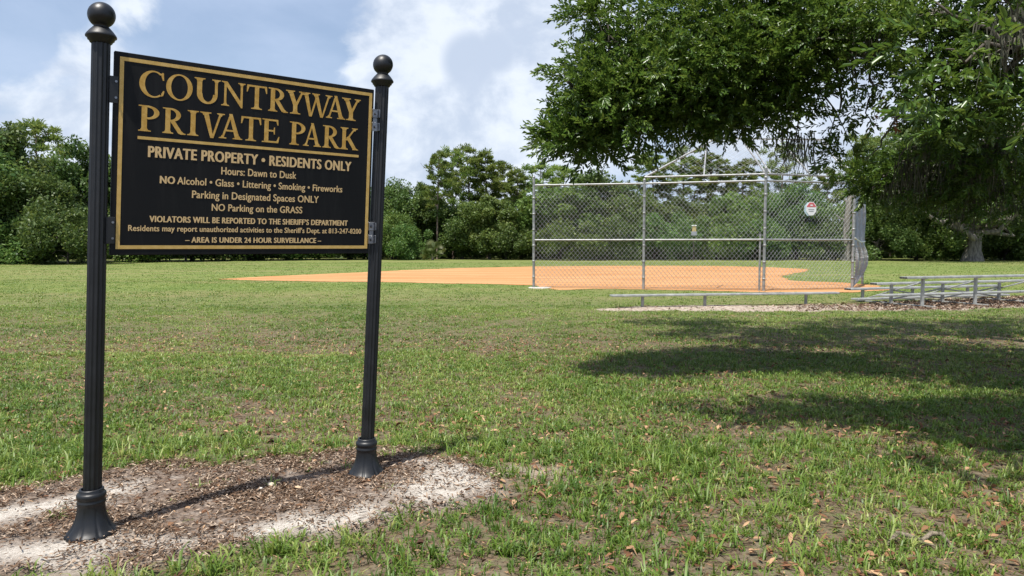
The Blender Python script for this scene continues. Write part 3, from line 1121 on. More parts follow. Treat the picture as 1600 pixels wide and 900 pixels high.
plate(cut(inn, 0.06, True), -0.004, -0.001, 'red_header', mred, notice)
for zz_, wd in ((-0.035, .26), (-0.10, .2)):
    plate([(-wd / 2, zz_ - .012), (wd / 2, zz_ - .012), (wd / 2, zz_ + .012), (-wd / 2, zz_ + .012)], -0.003, -0.001, 'print_line', mgry, notice)
plate([(-.05, .10), (.05, .10), (.05, .15), (-.05, .15)], -0.0075, -0.005, 'print_line', mwht, notice)

# small pale box on a stake beyond the field
pb = at(1084, 372, 82)
box = thing('marker_post', (pb.x, 82, 0), 'small pale yellow and grey box on a stake far behind the backstop', 'marker post')
mb = MB(); mb.box(0, 0, 1.3, .09, .09, 2.6, None, .01); mb.build('stake', M_BARK, box)
zb_ = at(1084, 365, 82).z
mb = MB(); mb.box(0, -.10, zb_, .62, .2, .46, None, .03); mb.build('lower_box', mat_metal('grey_blue_plastic', (0.26, 0.28, 0.33), (0.34, 0.35, 0.40), .5, 0), box)
mb = MB(); mb.box(0, -.10, zb_ + .54, .44, .18, .62, None, .03); mb.build('upper_box', mat_metal('pale_yellow_plastic', (0.50, 0.37, 0.17), (0.58, 0.44, 0.2), .5, 0), box)
mb = MB(); mb.box(0, -.10, zb_ + .91, .56, .3, .11, None, .02); mb.build('cap', mwht, box)


# ------------------------------------------------------------------ benches
def plank(mb, a, c, wid, th):
    """hollow aluminium plank from a to c (top centre line)"""
    a, c = Vector(a), Vector(c)
    d = (c - a)
    L = d.length
    M = Matrix.Translation((a + c) / 2) @ Matrix.Rotation(math.atan2(d.y, d.x), 4, 'Z')
    mb.box(0, 0, -th / 2, L, wid, th, M, 0.008)
    for k in (-1, 0, 1):   # raised ribs of the tread
        mb.box(0, k * wid * 0.3, 0.0015, L - .02, wid * .16, 0.006, M, 0.0)


b0, b1 = at(955, 461, 19.3), at(1308, 456.3, 20.5)
b0.z = b1.z = 0.345
d = (b1 - b0)
rzb = math.atan2(d.y, d.x)
bench = thing('player_bench', (b0.x, b0.y, 0), 'long low aluminium bench on three posts standing on the sandy strip left of the bleachers', 'bench', rz=rzb)
L = Vector((d.x, d.y, 0)).length
mb = MB(); plank(mb, (0, 0, .345), (L, 0, .345), 0.25, 0.05); mb.build('seat', M_ALU, bench)
for px in (1004, 1101.5, 1259):
    best, bt = 1e9, 0
    for t in np.linspace(0, 1, 600):
        q = b0.lerp(b1, t)
        e = abs(800 + FPX * q.x / (q.y * .9985 + 1.4 * 0.058) - px)
        if e < best: best, bt = e, t
    mb = MB()
    mb.tube([(bt * L, 0, -.3), (bt * L, 0, .285)], 0.042, 12)
    mb.box(bt * L, 0, .289, .10, .22, .010, None, .002)
    mb.build('leg', M_GALV, bench)
for e in (0, L):
    mb = MB(); mb.box(e + (-.006 if e == 0 else .006), 0, .32, .012, .235, .04, None, .004); mb.build('plank_end', M_ALU if e == 0 else M_HOLLOWDARK, bench)

# three-row bleacher seen from behind
ang = math.radians(19)
t0 = at(1412, 432, 19.1)
bl_ = thing('bleacher', (t0.x, t0.y, 0), 'low three row aluminium bleacher seen from behind on the brown mulch strip at right', 'bleacher', rz=ang)
rows = [(0.0, 0.0, 0.84, 6.0), (0.03, 1.02, 0.63, 6.0), (0.12, 2.05, 0.42, 6.05)]   # along, back, height, length
for s_, t_, z_, L_ in rows:
    mb = MB(); plank(mb, (s_, t_, z_), (s_ + L_, t_, z_), 0.27, 0.055); st_ = mb.build('seat', M_ALU, bl_)
    for e in (s_ - .008, s_ + L_ + .008):
        mb = MB()
        for k in (-1, 0, 1): mb.box(e, k * .085, z_ - .026, .016, .075, .045, None, .005)  # three dark blocks paint the shaded channel openings of the hollow plank
        mb.build('plank_end', M_HOLLOWDARK, st_, lambda v, t_=t_: Vector((v.x, v.y + t_, v.z)))
for s_, t_, z_, L_ in ((-.12, 0.62, 0.33, 6.0), (-.10, 1.55, 0.16, 6.0)):
    mb = MB(); plank(mb, (s_, t_, z_), (s_ + L_, t_, z_), 0.30, 0.05); mb.build('footboard', M_ALU, bl_)
for sx in (0.68, 2.62, 4.9):
    for (s_, t_, z_, L_) in rows:
        mb = MB()
        mb.box(sx, t_, (z_ - .058 + 0.02) / 2, .075, .07, z_ - .058 - .02, None, .006)
        mb.box(sx, t_, z_ - .062, .06, .26, .012, None, .002)
        mb.build('leg', M_ALU, bl_)
    mb = MB()
    mb.box(sx + .05, 1.0, .035, .045, 2.7, .045, None, .005)
    mb.build('base_rail', M_ALU, bl_)
    mb = MB()
    mb.tube([(sx + .05, 0.0, .70), (sx + .05, 2.0, .10)], .022, 6)
    mb.build('brace', M_ALU, bl_)
for s0_, s1_ in ((0.68, 2.62), (2.62, 4.9)):
    for (za, zb) in ((0.14, .42), (.42, .14)):
        mb = MB()
        mb.tube([(s0_, 1.06, za), (s1_, 1.06, zb)], .022, 6)
        mb.build('brace', M_ALU, bl_)


# ------------------------------------------------------------------ trees
def quads_leaf(C, D, N, L, W, seed):
    """flat leaf quads (diamond-ish): centre C, axis D, side from N; L, W arrays -> V, F"""
    D = D / np.linalg.norm(D, axis=1)[:, None]
    S = np.cross(D, N)
    S /= (np.linalg.norm(S, axis=1)[:, None] + 1e-9)
    n = len(C)
    L, W = L[:, None], W[:, None]
    V = np.stack([C - D * L * .5, C + S * W * .5 - D * L * .05, C + D * L * .5, C - S * W * .5 - D * L * .05], 1)
    F = (np.arange(n) * 4)[:, None] + np.array([[0, 1, 2, 3]])
    return V.reshape(-1, 3), F


def rdirs(r, n):
    v = r.normal(size=(n, 3))
    return v / np.linalg.norm(v, axis=1)[:, None]


def limb_path(r, a, c, n=5, wob=0.12):
    a, c = np.array(a, float), np.array(c, float)
    L = np.linalg.norm(c - a)
    P = []
    for k in range(n + 1):
        t = k / n
        q = a * (1 - t) + c * t
        if 0 < k < n:
            q = q + r.normal(size=3) * L * wob * .5
        P.append(tuple(q))
    return P


def broad_crown(seed, H, R, base_frac, nclump, leaves, leaf=0.30):
    """clumped crown: V, F, v attr and the clump centres"""
    r = np.random.default_rng(seed)
    zb = H * base_frac
    cz, rz = (H + zb) / 2, (H - zb) / 2
    cs, rs = [], []
    for i in range(nclump):
        d = rdirs(r, 1)[0]
        rad = r.random() ** 0.35 * (0.82 + 0.25 * vnoise3(d[None] * 1.7 + 5, seed)[0])
        c = np.array([d[0] * R * rad, d[1] * R * rad, cz + d[2] * rz * rad])
        prof = 1.0 - 0.25 * max(0, (c[2] - cz) / rz) ** 2
        c[:2] *= prof
        cs.append(c)
        rs.append(R * (0.17 + 0.15 * r.random()))
    cs, rs = np.array(cs), np.array(rs)
    idx = r.integers(0, nclump, leaves)
    d = rdirs(r, leaves)
    rad = r.random(leaves) ** 0.42
    C = cs[idx] + d * (rs[idx] * rad)[:, None] * np.array([1.05, 1.05, 1.0])
    C = C[C[:, 2] > zb * .25]
    n = len(C)
    d = d[:n]
    Nn = d * .7 + rdirs(r, n) * .8 + np.array([0, 0, .5])
    D = rdirs(r, n) + np.array([0, 0, -.2])
    V, F = quads_leaf(C, D, Nn, leaf * (0.6 + .8 * r.random(n)), leaf * .6 * (0.6 + .8 * r.random(n)), seed)
    cv = r.random(nclump) * .5
    v = np.clip(cv[idx[:n]] + r.random(n) * .5, 0, 1)
    return V, F, np.repeat(v, 4), cs, rs


CACHE = {}


def broad_tree_mesh(key, seed, H, R, base_frac, nclump=78, leaves=24000, leaf=.34, mat=None, bark=None, trunk_r=None):
    if key in CACHE: return CACHE[key]
    r = np.random.default_rng(seed + 1000)
    V, F, v, cs, rs = broad_crown(seed, H, R, base_frac, nclump, leaves, leaf)
    crown = mesh_np('crown', V, [F], mat or M_BROAD, False, {'v': v})
    mb = MB()
    tr = trunk_r or H * 0.018
    top = H * 0.72
    P = [(0, 0, -.3), (0, 0, 0.02), (tr * .3, 0, H * .12), (r.normal() * .2, r.normal() * .2, H * .4), (r.normal() * .3, r.normal() * .3, top)]
    mb.tube(P, [tr * 1.6, tr * 1.35, tr, tr * .7, tr * .2], 9)
    for i in range(0, nclump, 2):
        zb = min(cs[i][2] * .75, H * (.15 + .4 * r.random()))
        mb.tube(limb_path(r, (0, 0, zb), cs[i], 4), [tr * .42, tr * .34, tr * .24, tr * .15, tr * .05], 5, False)
    me = bpy.data.meshes.new('trunk')
    me.from_pydata([tuple(q) for q in mb.V], [], mb.F)
    me.polygons.foreach_set('use_smooth', np.ones(len(mb.F), bool))
    me.materials.append(bark or M_BARK)
    CACHE[key] = (me, crown)
    return CACHE[key]


def pine_mesh(key, seed, H, R, base_frac, ntuft=92, per=70):
    if key in CACHE: return CACHE[key]
    r = np.random.default_rng(seed)
    mb = MB()
    tr = H * .011
    lean = r.normal(size=2) * H * .02
    axis = lambda z: np.array([lean[0] * (z / H) ** 2, lean[1] * (z / H) ** 2, z])
    mb.tube([tuple(axis(z)) for z in (-.3, 0, H * .3, H * .6, H * .85, H)], [tr * 1.25, tr * 1.1, tr * .9, tr * .65, tr * .3, .02], 8)
    C = []
    nb = 26
    tufts = []
    for i in range(nb):
        t = i / (nb - 1)
        z = H * (base_frac + (0.97 - base_frac) * t)
        an = i * 2.4 + r.random()
        shape = math.sin(math.pi * min(1, .22 + .72 * t)) ** .7
        L = R * shape * (.55 + .55 * r.random())
        a = axis(z)
        tip = a + np.array([math.cos(an) * L, math.sin(an) * L, L * (.12 + .4 * t) * (0.6 + r.random() * .6)])
        P = limb_path(r, a, tip, 4, .12)
        mb.tube(P, [tr * .34, tr * .26, tr * .2, tr * .13, .012], 5, False)
        k = max(2, int(ntuft / nb * (.5 + shape)))
        for j in range(k):
            q = .45 + .6 * r.random()
            tufts.append(a + (tip - a) * q + r.normal(size=3) * np.array([.28, .28, .2]) * L * .42)
    tufts.append(axis(H))
    tufts = np.array(tufts)
    n = len(tufts) * per
    idx = np.repeat(np.arange(len(tufts)), per)
    d = rdirs(r, n)
    rad = (.30 + .40 * r.random(len(tufts)))[idx] * R * .27
    C = tufts[idx] + d * (rad * r.random(n) ** .5)[:, None] * np.array([1.2, 1.2, .75])
    V, F = quads_leaf(C, d + rdirs(r, n) * .4 + np.array([0, 0, .35]), rdirs(r, n), .40 * (.6 + .8 * r.random(n)), .11 * (.7 + .7 * r.random(n)), seed)
    tv = r.random(len(tufts)) * .55
    v = np.clip(tv[idx] + r.random(n) * .45, 0, 1)
    crown = mesh_np('crown', V, [F], M_PINE, False, {'v': np.repeat(v, 4)})
    me = bpy.data.meshes.new('trunk')
    me.from_pydata([tuple(q) for q in mb.V], [], mb.F)
    me.polygons.foreach_set('use_smooth', np.ones(len(mb.F), bool))
    me.materials.append(M_PBARK)
    CACHE[key] = (me, crown)
    return CACHE[key]


def palmetto_mesh(key, seed, nfan=26, size=1.0):
    if key in CACHE: return CACHE[key]
    r = np.random.default_rng(seed)
    Vs, Fs, vs = [], [], []
    o = 0
    for i in range(nfan):
        an, el = r.random() * 6.28, .25 + r.random() * 1.1
        d = np.array([math.cos(an) * math.cos(el), math.sin(an) * math.cos(el), math.sin(el)])
        L = size * (.7 + .7 * r.random())
        c = d * L
        side = np.cross(d, [0, 0, 1]); side /= np.linalg.norm(side)
        upv = np.cross(side, d)
        col = r.random()
        for k in range(13):
            b_ = (k - 6) / 6 * 1.35
            dd = d * math.cos(b_) + side * math.sin(b_) + upv * (-.25 * abs(b_)) 
            tip = c + dd * size * .62 + np.array([0, 0, -.06 * size])
            w_ = np.cross(dd, upv); w_ = w_ / (np.linalg.norm(w_) + 1e-6) * .035 * size
            m_ = c + dd * size * .3
            Vs += [c, m_ + w_, tip, m_ - w_]
            Fs.append([o, o + 1, o + 2, o + 3]); o += 4
            vs += [col] * 4
        q = np.array([0, 0, .05]); w_ = side * .02 * size
        Vs += [q - w_, q + w_, c + w_ * .6, c - w_ * .6]; Fs.append([o, o + 1, o + 2, o + 3]); o += 4; vs += [col] * 4
    crown = mesh_np('fronds', np.array(Vs), [np.array(Fs)], M_PALM, False, {'v': np.array(vs)})
    mb = MB(); mb.tube([(0, 0, -.2), (0, 0, .12 * size), (0.05, 0, .3 * size)], [.16 * size, .13 * size, .07 * size], 8)
    me = bpy.data.meshes.new('trunk')
    me.from_pydata([tuple(q) for q in mb.V], [], mb.F); me.materials.append(M_BARK)
    CACHE[key] = (me, crown)
    return CACHE[key]


rnd = random.Random(12)
BROADK = [('b0', 11, 10.5, 4.6, .10), ('b1', 23, 10.5, 5.2, .12), ('b2', 37, 10.5, 4.2, .08), ('b3', 41, 10.5, 5.6, .15), ('b4', 58, 10.5, 4.9, .05)]
PINEK = [('p0', 5, 14, 3.4, .42), ('p1', 15, 14, 3.0, .50), ('p2', 25, 14, 3.8, .36), ('p3', 35, 14, 2.9, .55)]
BUSHK = [('s0', 71, 4, 3.5, .02), ('s1', 82, 4, 3.7, .02), ('s2', 93, 4, 3.3, .02)]


def tree(name, kind, var, px, Y, ytop, wpx, label, cat='tree', group='trees of the far woodland edge', tint=None, base_y=None):
    """px: image column of the trunk, Y: distance, ytop: image row of the top, wpx: crown width in photo pixels"""
    p = at(px, 385, Y)
    H = at(px, ytop, Y).z
    if kind == 'pine':
        key, seed, H0, R0, bf = PINEK[var]
        tm, cm = pine_mesh(key, seed, H0, R0, bf)
    elif kind == 'broad':
        key, seed, H0, R0, bf = BROADK[var]
        tm, cm = broad_tree_mesh(key, seed, H0, R0, bf)
    elif kind == 'light':
        key, seed, H0, R0, bf = BROADK[var]
        tm, cm = broad_tree_mesh('l' + key, seed + 7, H0, R0, bf, mat=M_BROAD2)
    elif kind == 'bush':
        key, seed, H0, R0, bf = BUSHK[var]
        tm, cm = broad_tree_mesh(key, seed, H0, R0, bf, 34, 11000, .24, M_BROAD if var else M_BROAD2)
    else:
        H0, R0 = 1.5, 1.4
        tm, cm = palmetto_mesh('f%d' % var, 60 + var)
    R = wpx / FPX * Y / 2 * (1.22 if kind != 'palmetto' else 1.0)
    o = thing(name, (p.x, Y, 0), label, cat, group, rnd.random() * 6.28)
    o.scale = (R / R0, R / R0, H / H0)
    link('trunk', tm, o)
    link('crown' if kind != 'palmetto' else 'fronds', cm, o)
    return o


T = tree
# left woodland
T('broadleaf_tree', 'broad', 3, -75, 70, 200, 200, 'dark leafy tree cut by the left frame edge behind the lawn')
T('broadleaf_tree', 'broad', 0, 8, 72, 196, 130, 'tall dark tree at the far left, its round top level with the sign\'s middle', )
T('pine_tree', 'pine', 0, 62, 80, 190, 105, 'pine whose feathery top rises highest left of the sign post')
T('broadleaf_tree', 'broad', 1, 52, 69, 262, 120, 'lower dark tree in front of the pine left of the sign post')
T('broadleaf_tree', 'broad', 2, 128, 76, 220, 100, 'tree immediately left of the black left post, partly behind it')
T('broadleaf_bush', 'bush', 1, 105, 67, 330, 120, 'dark bush at the lawn edge just left of the left sign post', 'bush', 'bushes along the woodland edge')
T('broadleaf_bush', 'bush', 2, 18, 67, 340, 130, 'dark bush at the lawn edge in the far left corner of the woodland', 'bush', 'bushes along the woodland edge')
for i, (px, yt, wd, kd) in enumerate(((215, 235, 130, 'broad'), (300, 250, 130, 'broad'), (390, 262, 130, 'light'), (470, 270, 120, 'broad'), (545, 280, 110, 'broad'))):
    T('broadleaf_tree', kd, i % 5, px, 80 + i * 3, yt, wd, 'woodland tree hidden behind the black sign panel', 'tree', 'trees hidden behind the sign panel')
for i, px in enumerate((200, 290, 380, 470, 550)):
    T('broadleaf_bush', 'bush', i % 3, px, 76 + i * 4, 340, 130, 'dark bush showing only below the black sign panel', 'bush', 'bushes hidden behind the sign panel')
# between the sign and the backstop
T('broadleaf_tree', 'broad', 4, 618, 95, 284, 85, 'dark round tree just right of the right sign post')
T('broadleaf_tree', 'broad', 2, 655, 97, 290, 80, 'dark tree between the right sign post and the lone slender pine')
T('sapling_tree', 'light', 1, 612, 90, 330, 62, 'pale low leafy tree against the right sign post')
T('pine_tree', 'pine', 1, 683, 92, 238, 52, 'lone slender pine with a bare pale trunk right of the sign')
T('pine_tree', 'pine', 2, 708, 99, 238, 62, 'pine immediately right of the lone slender pine')
T('pine_tree', 'pine', 0, 735, 100, 229, 66, 'tallest pine of the clump between the sign and the backstop')
T('pine_tree', 'pine', 3, 762, 100, 238, 62, 'pine just right of the tallest pine in the clump')
T('pine_tree', 'pine', 2, 788, 102, 256, 60, 'lower pine at the right shoulder of the pine clump')
T('pine_tree', 'pine', 1, 812, 98, 268, 56, 'short dark pointed pine left of the backstop corner post')
T('pine_tree', 'pine', 0, 842, 100, 256, 76, 'pine behind the left corner post of the backstop')
T('pine_tree', 'pine', 2, 880, 101, 262, 74, 'pine under the left tip of the oak branch')
T('broadleaf_tree', 'broad', 1, 722, 93, 312, 92, 'broad dark understory tree below the tall pine clump')
T('broadleaf_tree', 'light', 0, 765, 91, 308, 90, 'mid green rounded tree below the pine clump on its right')
T('broadleaf_tree', 'light', 3, 815, 94, 318, 90, 'leafy green tree left of the backstop corner post')
T('broadleaf_bush', 'bush', 2, 640, 88, 352, 70, 'dark bush at the lawn edge right of the right sign post', 'bush', 'bushes along the woodland edge')
T('broadleaf_bush', 'bush', 1, 790, 90, 352, 90, 'dark bush at the lawn edge between pine clump and backstop', 'bush', 'bushes along the woodland edge')
T('palmetto', 'palmetto', 0, 676, 86, 379, 44, 'spiky pale palmetto at the foot of the lone slender pine', 'palmetto', 'palmettos at the lawn edge')
# behind the backstop
T('broadleaf_tree', 'light', 2, 875, 92, 286, 110, 'bright bushy tree behind the left end panel of the backstop')
T('broadleaf_tree', 'broad', 0, 935, 94, 270, 110, 'tall dark tree behind the left panel under the oak branch')
T('broadleaf_tree', 'light', 4, 978, 91, 292, 90, 'light green tree behind the second backstop post')
T('pine_tree', 'pine', 3, 1022, 100, 238, 70, 'thin open pine seen through the backstop beside its second post')
T('pine_tree', 'pine', 1, 1066, 101, 232, 70, 'thin pine behind the left half of the backstop overhang')
T('pine_tree', 'pine', 3, 1110, 99, 240, 74, 'thin pine with sparse top behind the middle backstop panel')
T('pine_tree', 'pine', 1, 1156, 103, 250, 64, 'thin pine left of the tall centre post of the backstop')
T('broadleaf_tree', 'light', 2, 1048, 95, 306, 92, 'mid green tree between the second post and the small box on its stake')
T('broadleaf_tree', 'broad', 1, 1098, 97, 312, 90, 'dark tree just right of the small pale box on its stake')
T('broadleaf_tree', 'light', 0, 1142, 94, 302, 84, 'light green tree left of the tall centre post of the backstop')
T('broadleaf_tree', 'light', 4, 1190, 96, 296, 84, 'leafy tree directly behind the tall centre post of the backstop')
T('broadleaf_bush', 'bush', 1, 1040, 88, 338, 110, 'dark bush behind the middle backstop panel, left half', 'bush', 'bushes along the woodland edge')
T('broadleaf_bush', 'bush', 0, 1120, 89, 330, 110, 'light bush behind the middle backstop panel, right half', 'bush', 'bushes along the woodland edge')
T('broadleaf_bush', 'bush', 2, 1180, 87, 345, 90, 'dark bush behind the tall centre post of the backstop', 'bush', 'bushes along the woodland edge')
T('broadleaf_bush', 'bush', 0, 905, 87, 340, 120, 'light bush behind the left end panel of the backstop', 'bush', 'bushes along the woodland edge')
T('broadleaf_bush', 'bush', 1, 970, 87, 345, 100, 'dark bush behind the second backstop post', 'bush', 'bushes along the woodland edge')
T('pine_tree', 'pine', 0, 1218, 98, 226, 66, 'pine with ragged top just right of the tall centre post')
T('broadleaf_tree', 'broad', 4, 1245, 90, 292, 100, 'dark dense tree behind the eight sided notice')
T('broadleaf_bush', 'bush', 2, 1290, 87, 345, 100, 'dark bush behind the right backstop panel', 'bush', 'bushes along the woodland edge')
T('pine_tree', 'pine', 1, 1292, 104, 262, 50, 'thin pine behind the right end of the backstop')
# right of the backstop
T('pine_tree', 'pine', 2, 1345, 99, 214, 80, 'pine above the right wing of the backstop')
T('pine_tree', 'pine', 0, 1392, 100, 203, 92, 'tallest pine right of the backstop')
T('pine_tree', 'pine', 2, 1440, 101, 216, 80, 'pine right of the tallest pine on the right side')
T('broadleaf_tree', 'light', 3, 1375, 88, 285, 110, 'mid green tree right of the backstop wing')
T('broadleaf_tree', 'light', 1, 1432, 88, 300, 105, 'mid green tree above the left end of the bleacher')
T('broadleaf_bush', 'bush', 1, 1370, 84, 352, 100, 'dark bush at the lawn edge right of the backstop wing', 'bush', 'bushes along the woodland edge')
T('broadleaf_bush', 'bush', 0, 1462, 84, 350, 110, 'bush at the lawn edge left of the old oak trunk', 'bush', 'bushes along the woodland edge')
T('broadleaf_bush', 'bush', 2, 1570, 86, 350, 110, 'bush at the lawn edge right of the old oak trunk', 'bush', 'bushes along the woodland edge')
T('broadleaf_tree', 'broad', 2, 1605, 90, 240, 130, 'dark tree at the right frame edge behind the bleacher')
T('broadleaf_tree', 'broad', 0, 1690, 86, 200, 190, 'large dark tree cut off by the right frame edge')
T('broadleaf_tree', 'broad', 3, 1490, 96, 240, 130, 'dark tree behind the old oak trunk')
T('palmetto', 'palmetto', 1, 1322, 84, 381, 40, 'palmetto at the foot of the dead trunk behind the backstop', 'palmetto', 'palmettos at the lawn edge')

# the tangled understory that fills the woodland behind the separate trees
r = np.random.default_rng(31)
n = 90000
tx = (r.random(n) * 2 - 1) * 125
ty = 99 + 14 * r.random(n) + .0012 * tx ** 2 * 0 - np.clip(-tx - 30, 0, 60) * .42
hm = 2.6 + 5.2 * fbm(tx * .16 + 50, ty * .02, 5, 4) ** 1.4
tz = hm * r.random(n) ** .8
C_ = np.stack([tx, ty, tz], 1)
V, F = quads_leaf(C_, rdirs(r, n), rdirs(r, n) + np.array([0, -.5, .5]), .75 * (.5 + r.random(n)), .42 * (.5 + r.random(n)), 3)
tk = link('woodland_thicket', mesh_np('woodland_thicket', V, [F], M_BROAD, False, {'v': np.repeat(np.clip(fbm(tx * .3, tz * .5, 8) * .7 + r.random(n) * .3 - .1, 0, 1), 4)}))
tag(tk, 'dark tangled understory filling the woodland behind the trees', 'thicket', kind='stuff')

# dead trunk behind the right panel
p = at(1322, 385, 83)
dt = thing('dead_tree', (p.x, 83, 0), 'bare grey dead trunk seen through the right end of the backstop', 'dead tree')
mb = MB()
mb.tube([(0, 0, -.3), (0.1, 0, 2), (0.0, 0, 4.2), (0.25, 0, 7.2), (.3, 0, 8.3)], [.5, .42, .36, .3, .12], 10)
mb.build('trunk', M_GREYBARK, dt)
for a_, c_ in (((0.05, 0, 4.6), (-1.4, .2, 5.4)), ((.1, 0, 5.4), (1.3, -.2, 6.6)), ((.2, 0, 6.4), (-.7, .1, 7.9))):
    mb = MB(); mb.tube([a_, tuple((np.array(a_) + np.array(c_)) / 2 + np.array([0, 0, -.15])), c_], [.15, .1, .03], 7); mb.build('branch', M_GREYBARK, dt)

# old live oak with a thick pale trunk
p = at(1520, 385, 80)
oak = thing('live_oak', (p.x, 80, 0), 'old oak with a thick pale grey trunk standing behind the bleacher in its own shade', 'tree')
r = np.random.default_rng(900)
V, F, v, cs, rs = broad_crown(901, 17, 12.5, .24, 80, 26000, .36)
# crown is lower and wider on the right; keep it clear of the trunk
link('crown', mesh_np('crown', V, [F], M_BROAD, False, {'v': v * .8}), oak)
mb = MB()
mb.tube([(0, 0, -.3), (0, 0, .1), (0, 0, 1.2), (.05, 0, 2.6), (-.3, 0, 4.2), (-.9, 0, 7)], [1.35, 1.15, .85, .78, .62, .4], 14)
for i in range(0, 80, 3):
    mb.tube(limb_path(r, (-.1, 0, 2.6 + 1.5 * r.random()), cs[i], 5, .16), [.38, .3, .24, .17, .1, .03], 6, False)
mb.tube([(0, 0, 2.4), (-2.2, -.6, 3.7), (-5, -1, 4.6), (-7, -1, 6)], [.42, .32, .24, .1], 8)
mb.tube([(0, 0, 2.5), (1.6, -.6, 4), (3.6, -1, 5.0), (6, -1, 7)], [.45, .34, .24, .1], 8)
mb.build('trunk', M_GREYBARK, oak)


def moss(r, pts, lens, per=26, wid=.014, spread=.10):
    """hanging strands: thin crossed ribbons"""
    Vs, Fs, vs = [], [], []
    o = 0
    for p_, L_ in zip(pts, lens):
        for k in range(per):
            q = np.array(p_) + r.normal(size=3) * spread * np.array([1, 1, .3])
            l = L_ * (.35 + .65 * r.random())
            an = r.random() * 3.14
            w_ = np.array([math.cos(an), math.sin(an), 0]) * wid
            m_ = q + np.array([r.normal() * .12 * l, r.normal() * .12 * l, -l * .5])
            e_ = m_ + np.array([r.normal() * .10 * l, r.normal() * .10 * l, -l * .5])
            Vs += [q - w_, q + w_, m_ + w_ * .9, m_ - w_ * .9, e_ + w_ * .2, e_ - w_ * .2]
            Fs += [[o, o + 1, o + 2, o + 3], [o + 3, o + 2, o + 4, o + 5]]
            o += 6
            vs += [r.random()] * 6
    return mesh_np('spanish_moss', np.array(Vs), [np.array(Fs)], M_MOSS, False, {'v': np.array(vs)})


low = [c for c in cs if c[2] < 9 and c[1] < 3]
for q in low[::2]:
    link('spanish_moss', moss(r, [q], [1.5 + r.random() * 1.8], 60, .05, .5), oak)

# ------------------------------------------------------------------ the near oak overhanging from the right
TRUNK = Vector((8.9, 10.2, 0))
near = thing('shade_oak', TRUNK, 'large shade oak reaching in from the right with leafy branches over the lawn', 'tree')


def spray_templates(r, nt_=8, nl=15):
    """leafy twig ends along +x, leaves of unit spray; returns list of V (nl*6,3)"""
    out = []
    for t in range(nt_):
        Vs = []
        for i in range(nl):
            u = (i + .5) / nl
            pos = np.array([u * .26, 0, -.05 * u * u])
            an = i * 2.4 + r.normal() * .35
            tilt = .95 - .55 * u + r.normal() * .15
            d = np.array([math.cos(tilt), math.sin(tilt) * math.cos(an), math.sin(tilt) * math.sin(an) * .8 - .08])
            d /= np.linalg.norm(d)
            nn = np.array([0, 0, 1.0]) + r.normal(size=3) * .45
            s_ = np.cross(d, nn); s_ /= np.linalg.norm(s_)
            n_ = np.cross(s_, d)
            L_ = .077 * (.6 + .8 * r.random()); W_ = L_ * (.30 + .08 * r.random())
            fold = .25 * W_
            droop = -.12 * L_
            Vs += [pos, pos + d * L_ * .35 + s_ * W_ * .48 + n_ * fold, pos + d * L_ * .72 + s_ * W_ * .42 + n_ * fold, pos + d * L_ + n_ * droop,
                   pos + d * L_ * .72 - s_ * W_ * .42 + n_ * fold, pos + d * L_ * .35 - s_ * W_ * .48 + n_ * fold]
        out.append(np.array(Vs))
    return np.array(out)


def sprays(r, C, D, scale, templ):
    n = len(C)
    D = D / np.linalg.norm(D, axis=1)[:, None]
    upv = np.array([0, 0, 1.0]) + r.normal(size=(n, 3)) * .35
    S = np.cross(upv, D); S /= np.linalg.norm(S, axis=1)[:, None]
    U = np.cross(D, S)
    Rm = np.stack([D, S, U], 2)                       # columns
    tv = templ[r.integers(0, len(templ), n)]           # n, k, 3
    V = np.einsum('nij,nkj->nki', Rm, tv * scale[:, None, None]) + C[:, None, :]
    k = templ.shape[1]
    nl = k // 6
    base = (np.arange(n * nl) * 6)[:, None]
    F = np.concatenate([base + np.array([[0, 1, 2, 3]]), base + np.array([[0, 3, 4, 5]])])
    v = np.repeat(np.clip((r.random(n) * .45)[:, None] + r.random((n, nl)) * .55, 0, 1).ravel(), 6)
    return V.reshape(-1, 3), F, v


def blob_px(px, py, Y, rpx, rpy, rd):
    c = at(px, py, Y)
    return (c.x, c.y, c.z, rpx / FPX * Y, rd, rpy / FPX * Y)


r = np.random.default_rng(77)
# each: centre and radii of a foliage mass, number of leafy twigs
MASS = []
def add_px(px, py, Y, rpx, rpy, rd, n): MASS.append((*blob_px(px, py, Y, rpx, rpy, rd), n))
def add(x, y, z, rx_, ry_, rz_, n): MASS.append((x, y, z, rx_, ry_, rz_, n))


# the long low limb over the backstop
add_px(900, 205, 8.7, 30, 40, .4, 90)
add_px(928, 165, 8.8, 52, 60, .6, 260)
add_px(912, 226, 8.8, 52, 30, .45, 170)
add_px(975, 130, 9.0, 95, 72, .9, 620)
add_px(975, 180, 8.9, 80, 40, .7, 330)
add_px(1065, 95, 9.3, 110, 92, 1.0, 820)
add_px(1080, 158, 9.0, 100, 46, .8, 500)
add_px(1160, 100, 9.2, 105, 90, 1.0, 760)
add_px(1165, 182, 9.0, 75, 32, .6, 240)
add_px(1235, 70, 8.9, 90, 100, .9, 520)
add_px(1222, 160, 9.0, 45, 36, .5, 130)
add_px(930, 28, 9.2, 40, 30, .4, 80)
add_px(985, 45, 9.2, 60, 50, .6, 190)
add_px(1080, 10, 9.5, 140, 50, .8, 380)
add_px(1220, 0, 9.2, 120, 60, .8, 320)
add_px(1325, 25, 8.6, 80, 60, .8, 260)
# thinner middle with sky showing through
add_px(1345, 120, 8.4, 50, 50, .6, 60)
add_px(1400, 70, 8.0, 60, 55, .6, 100)
add_px(1360, 185, 8.6, 45, 22, .4, 24)
add_px(1262, 235, 8.8, 26, 26, .3, 8)
add_px(1322, 245, 9.0, 26, 28, .3, 24)
